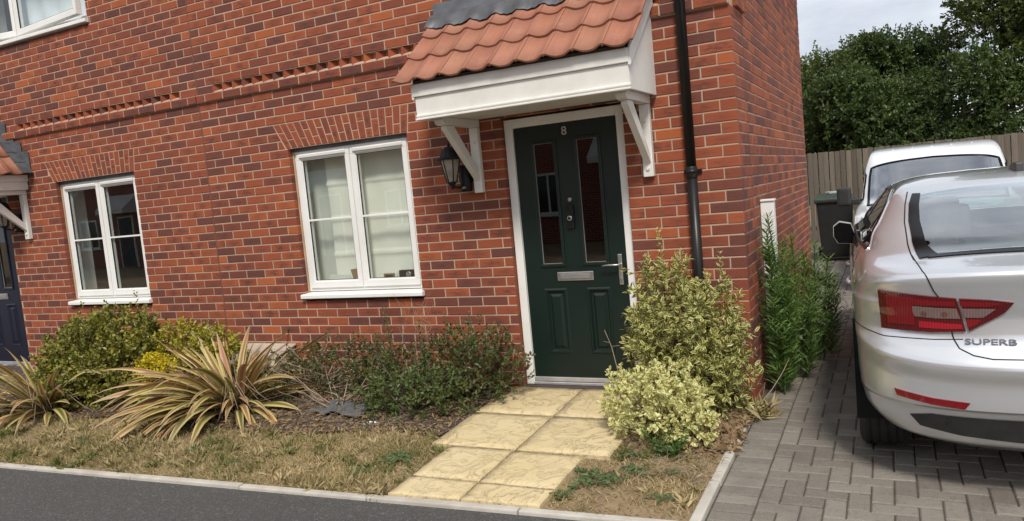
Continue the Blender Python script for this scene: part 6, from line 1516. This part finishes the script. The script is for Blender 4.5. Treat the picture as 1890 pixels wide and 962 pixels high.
m = MB(); m.tube([(-.22, .34, .98), (-.22, .42, 1.02), (.22, .42, 1.02), (.22, .34, .98)], .016, 8); m.build('handle', MT['binblack'], t)
for s in (-1, 1): m = MB(); m.lathe([(.10, -.025), (.10, .025)], (s*.25, .24, .10), 'x', 20); m.build('wheel', MT['rubber'], t)
o = MB().box((-.16, -.10, 0), (.16, .12, .035)).build('recycling_tray', simple('pale_grey_plastic', (0.40, 0.42, 0.42), rough=0.5), None, bevel=.012); o.location = (.10, 8.22, z_drive(3)+1.078); o.rotation_euler = (0, 0, .4); tag(o, 'flat pale grey tray lying on the bin lid', 'tray')
# ---- feather edge fence
def wood(name, c1, c2):
    tt = NT(name); r = tt.rnd(); mpn = tt.n('Mapping'); mpn.inputs['Scale'].default_value = (14, 14, 1.2); tt.l(tt.pos(), mpn.inputs[0]); g = tt.noise(1.6, 5, .65, mpn.outputs[0], .5)
    c = tt.mix(r, c1, c2); c = tt.mix(tt.math('MULTIPLY', tt.math('SUBTRACT', g, .45, True), 2.0, True), c, tuple(x*.45 for x in c1))
    v = tt.n('TexVoronoi'); v.inputs['Scale'].default_value = 4.0; tt.l(tt.pos(), v.inputs['Vector']); c = tt.mix(tt.ramp(v.outputs['Distance'], [(0.0, (1, 1, 1)), (.07, (0, 0, 0))]), c, tuple(x*.3 for x in c1))
    return tt.bsdf(c, .9, 0, tt.bump(g, .4, .006))
MT['fence'] = wood('grey_fence_wood', (0.215, 0.18, 0.14), (0.115, 0.096, 0.075)); MT['fence2'] = wood('brown_fence_wood', (0.19, 0.135, 0.085), (0.12, 0.082, 0.05))
def fence(x0, x1, y, top, m, label):
    t = thing('fence_panel', label, 'fence', ((x0+x1)/2, y, 0.03), 0, 'timber fence panels behind the driveway')
    g = MB(); g.box((x0, y, .03), (x0+.09, y+.09, top-.02)); g.build('post', m, t, bevel=.006)
    for zz in (.4, 1.0, 1.6): g = MB(); g.box((x0, y+.03, zz), (x1, y+.07, zz+.07)); g.build('rail', m, t)
    g = MB(); g.box((x0, y-.02, .02), (x1, y+.02, .17)); g.build('gravel_board', m, t)
    me = None; k = 0; x = x0+.06; p = .0925
    while x < x1-.02:
        if me is None:
            g = MB(); h = top-.17; g.add([(0, -.004, 0), (.084, -.030, 0), (.084, .0, 0), (0, .0, 0), (0, -.006, h), (.084, -.030, h), (.084, .0, h), (0, 0, h)], [(0, 3, 2, 1), (4, 5, 6, 7), (0, 1, 5, 4), (1, 2, 6, 5), (2, 3, 7, 6), (3, 0, 4, 7)]); o = g.build('board', m, t); me = o.data
        else: o = bpy.data.objects.new('board', me); C.objects.link(o); place(o, t)
        o.location = (x, y-.001-.0*k, .171+RNG.uniform(-.008, .008)); o['rnd'] = RNG.random(); o.rotation_euler = (0, RNG.uniform(-.004, .004), 0); x += p; k += 1
fence(-1.0, 1.05, 9.9, 1.815, MT['fence'], 'grey timber fence panel between the house wall and the van'); fence(1.05, 2.85, 9.9, 1.82, MT['fence'], 'grey timber fence panel behind the white van'); fence(2.85, 5.0, 9.9, 1.83, MT['fence2'], 'browner timber fence panel at the right edge')
# ---- trees beyond the fence
MT['bark'] = simple('tree_bark', (0.10, 0.075, 0.055), (0.06, 0.045, 0.035), 12, .95, bump=.6, bscale=20, bdist=.02)
MT['tree1'] = leaf_mat('tree_leaf_dark', [(0, (0.028, 0.052, 0.014)), (0.5, (0.045, 0.080, 0.020)), (0.85, (0.070, 0.115, 0.028)), (1, (0.13, 0.17, 0.05))], None, rough=0.5, trans=0.2)
MT['tree2'] = leaf_mat('tree_leaf_mid', [(0, (0.035, 0.058, 0.014)), (0.5, (0.058, 0.090, 0.022)), (0.85, (0.090, 0.130, 0.030)), (1, (0.17, 0.20, 0.055))], None, rough=0.5, trans=0.25)
def tree(x, y, h, rx, zlow, nl, m, label, seed, leaf=0.075):
    t = thing('hedge_tree', label, 'tree', (x, y, -.05), 0, 'trees beyond the fence'); rg = random.Random(seed)
    blobs = []
    for k in range(26):
        f = rg.random(); zz = zlow+(h-zlow)*f; w = rx*(1-.55*abs(f-.4)**1.2*1.3)*rg.uniform(.5, 1.0); a = rg.uniform(0, 6.28); r = rx*rg.uniform(.22, .40)
        blobs.append(((x+math.cos(a)*(w-r*.6), y+math.sin(a)*(w-r*.6)*.8, min(zz, h-r*.7)), (r, r, r*rg.uniform(.7, .95))))
    for k in range(16):
        a = rg.uniform(0, 6.28); r = rg.uniform(.10, .22); q = rx*rg.uniform(.2, .9); blobs.append(((x+math.cos(a)*q, y+math.sin(a)*q*.8, h-rg.uniform(-.12, .7)-.5*q*q/rx), (r, r, r*1.3)))
    per = 14; P, D, L, W, (T, A, ln) = twiggy(blobs, nl//per, per, leaf, leaf*.33, .26, .35, .55, .6)
    leaf_cloud('crown', P, D, L, W, m, t, simple_leaf=True, fold=.2, droop=.2, rnd=np.clip(np.tile(clump(T, 3.2), per)*.65+NR.random(len(P))*.45-.05, 0, 1))
    mb = MB(); mb.tube([(x, y, -.1), (x+.05, y, h*.3), (x-.04, y+.05, h*.6), (x, y, h*.85)], [.13, .10, .06, .02], 8)
    for k in range(22):
        b = blobs[k][0]; z0 = h*rg.uniform(.18, .6); mb.tube([(x, y, z0), ((x+b[0])/2, (y+b[1])/2, (z0+b[2])/2-.1), b], [.04, .025, .008], 5, cap=False)
    mb.build('trunk', MT['bark'], t)
tree(-0.35, 13.0, 3.75, 1.5, 1.0, 50000, MT['tree2'], 'bushy tree rising beside the house wall, leftmost behind the fence', 1)
tree(1.25, 13.4, 4.1, 1.6, 1.0, 52000, MT['tree1'], 'middle bushy tree with thin twigs against the sky above the van', 2)
tree(3.85, 12.6, 6.3, 2.15, 1.0, 80000, MT['tree2'], 'tallest dense tree filling the top right corner', 3, .09)
tree(2.2, 11.6, 3.2, 1.2, 0.8, 30000, MT['tree1'], 'low dark tree just behind the fence above the white van', 4)
tree(0.35, 11.6, 3.2, 1.2, 0.8, 30000, MT['tree1'], 'low dark tree filling the gap above the grey fence panel', 5)
tree(6.4, 13.0, 6.2, 2.2, 1.0, 26000, MT['tree1'], 'large tree beyond the right edge of the fence', 7, .12)
# ---- terrace across the road (seen only as reflections in the glass)
def opp(x0, x1, label, dark):
    t = thing('opposite_house', label, 'house', ((x0+x1)/2, -18.0, -.05), 0, 'terrace across the road'); y = -16.0
    m = MB(); m.box((x0, y-7, -.05), (x1, y, 5.2)); m.build('wall', MT['farbrick'], t)
    m = MB(); m.prism([(y+.35, 5.1), (y-3.5, 7.6), (y-7.3, 5.1)], 'x', x0, x1); m.build('roof', MT['rooftile'], t)
    cx = (x0+x1)/2
    for (wx, wz, ww, wh) in ((cx-1.1, .85, 1.2, 1.22), (cx-1.1, 3.5, 1.2, 1.2), (cx+1.3, 3.5, 1.2, 1.2)):
        m = MB(); rect_frame(m, wx-ww/2, wx+ww/2, wz, wz+wh, .07, y+.002, y+.05); m.box((wx-.03, y+.003, wz+.07), (wx+.03, y+.05, wz+wh-.07)); m.box((wx-ww/2-.05, y+.002, wz-.06), (wx+ww/2+.05, y+.09, wz-.002)); w = m.build('window', MT['upvc'], t)
        m = MB(); m.box((wx-ww/2+.07, y+.004, wz+.07), (wx+ww/2-.07, y+.02, wz+wh-.07)); m.build('pane', dark, w)
    m = MB(); m.box((cx+.85, y+.002, -.02), (cx+1.85, y+.06, 2.12)); f = m.build('door_frame', MT['upvc'], t); m = MB(); m.box((cx+.93, y+.061, 0), (cx+1.77, y+.08, 2.04)); m.build('door', MT['navy'], t)
    m = MB(); m.prism([(y+.002, 2.25), (y+.75, 2.25), (y+.75, 2.42), (y+.002, 3.0)], 'x', cx+.5, cx+2.2); m.build('canopy', MT['paint'], t)
MT['darkpane'] = simple('dark_pane', (0.02, 0.022, 0.025), rough=0.05)
for i in range(6): opp(-31.6+5.4*i, -31.6+5.4*(i+1)-.01, 'red brick terrace house across the road, seen only reflected in the window glass', MT['darkpane'])
for o in bpy.data.objects:
    if '_w' in o: del o['_w']
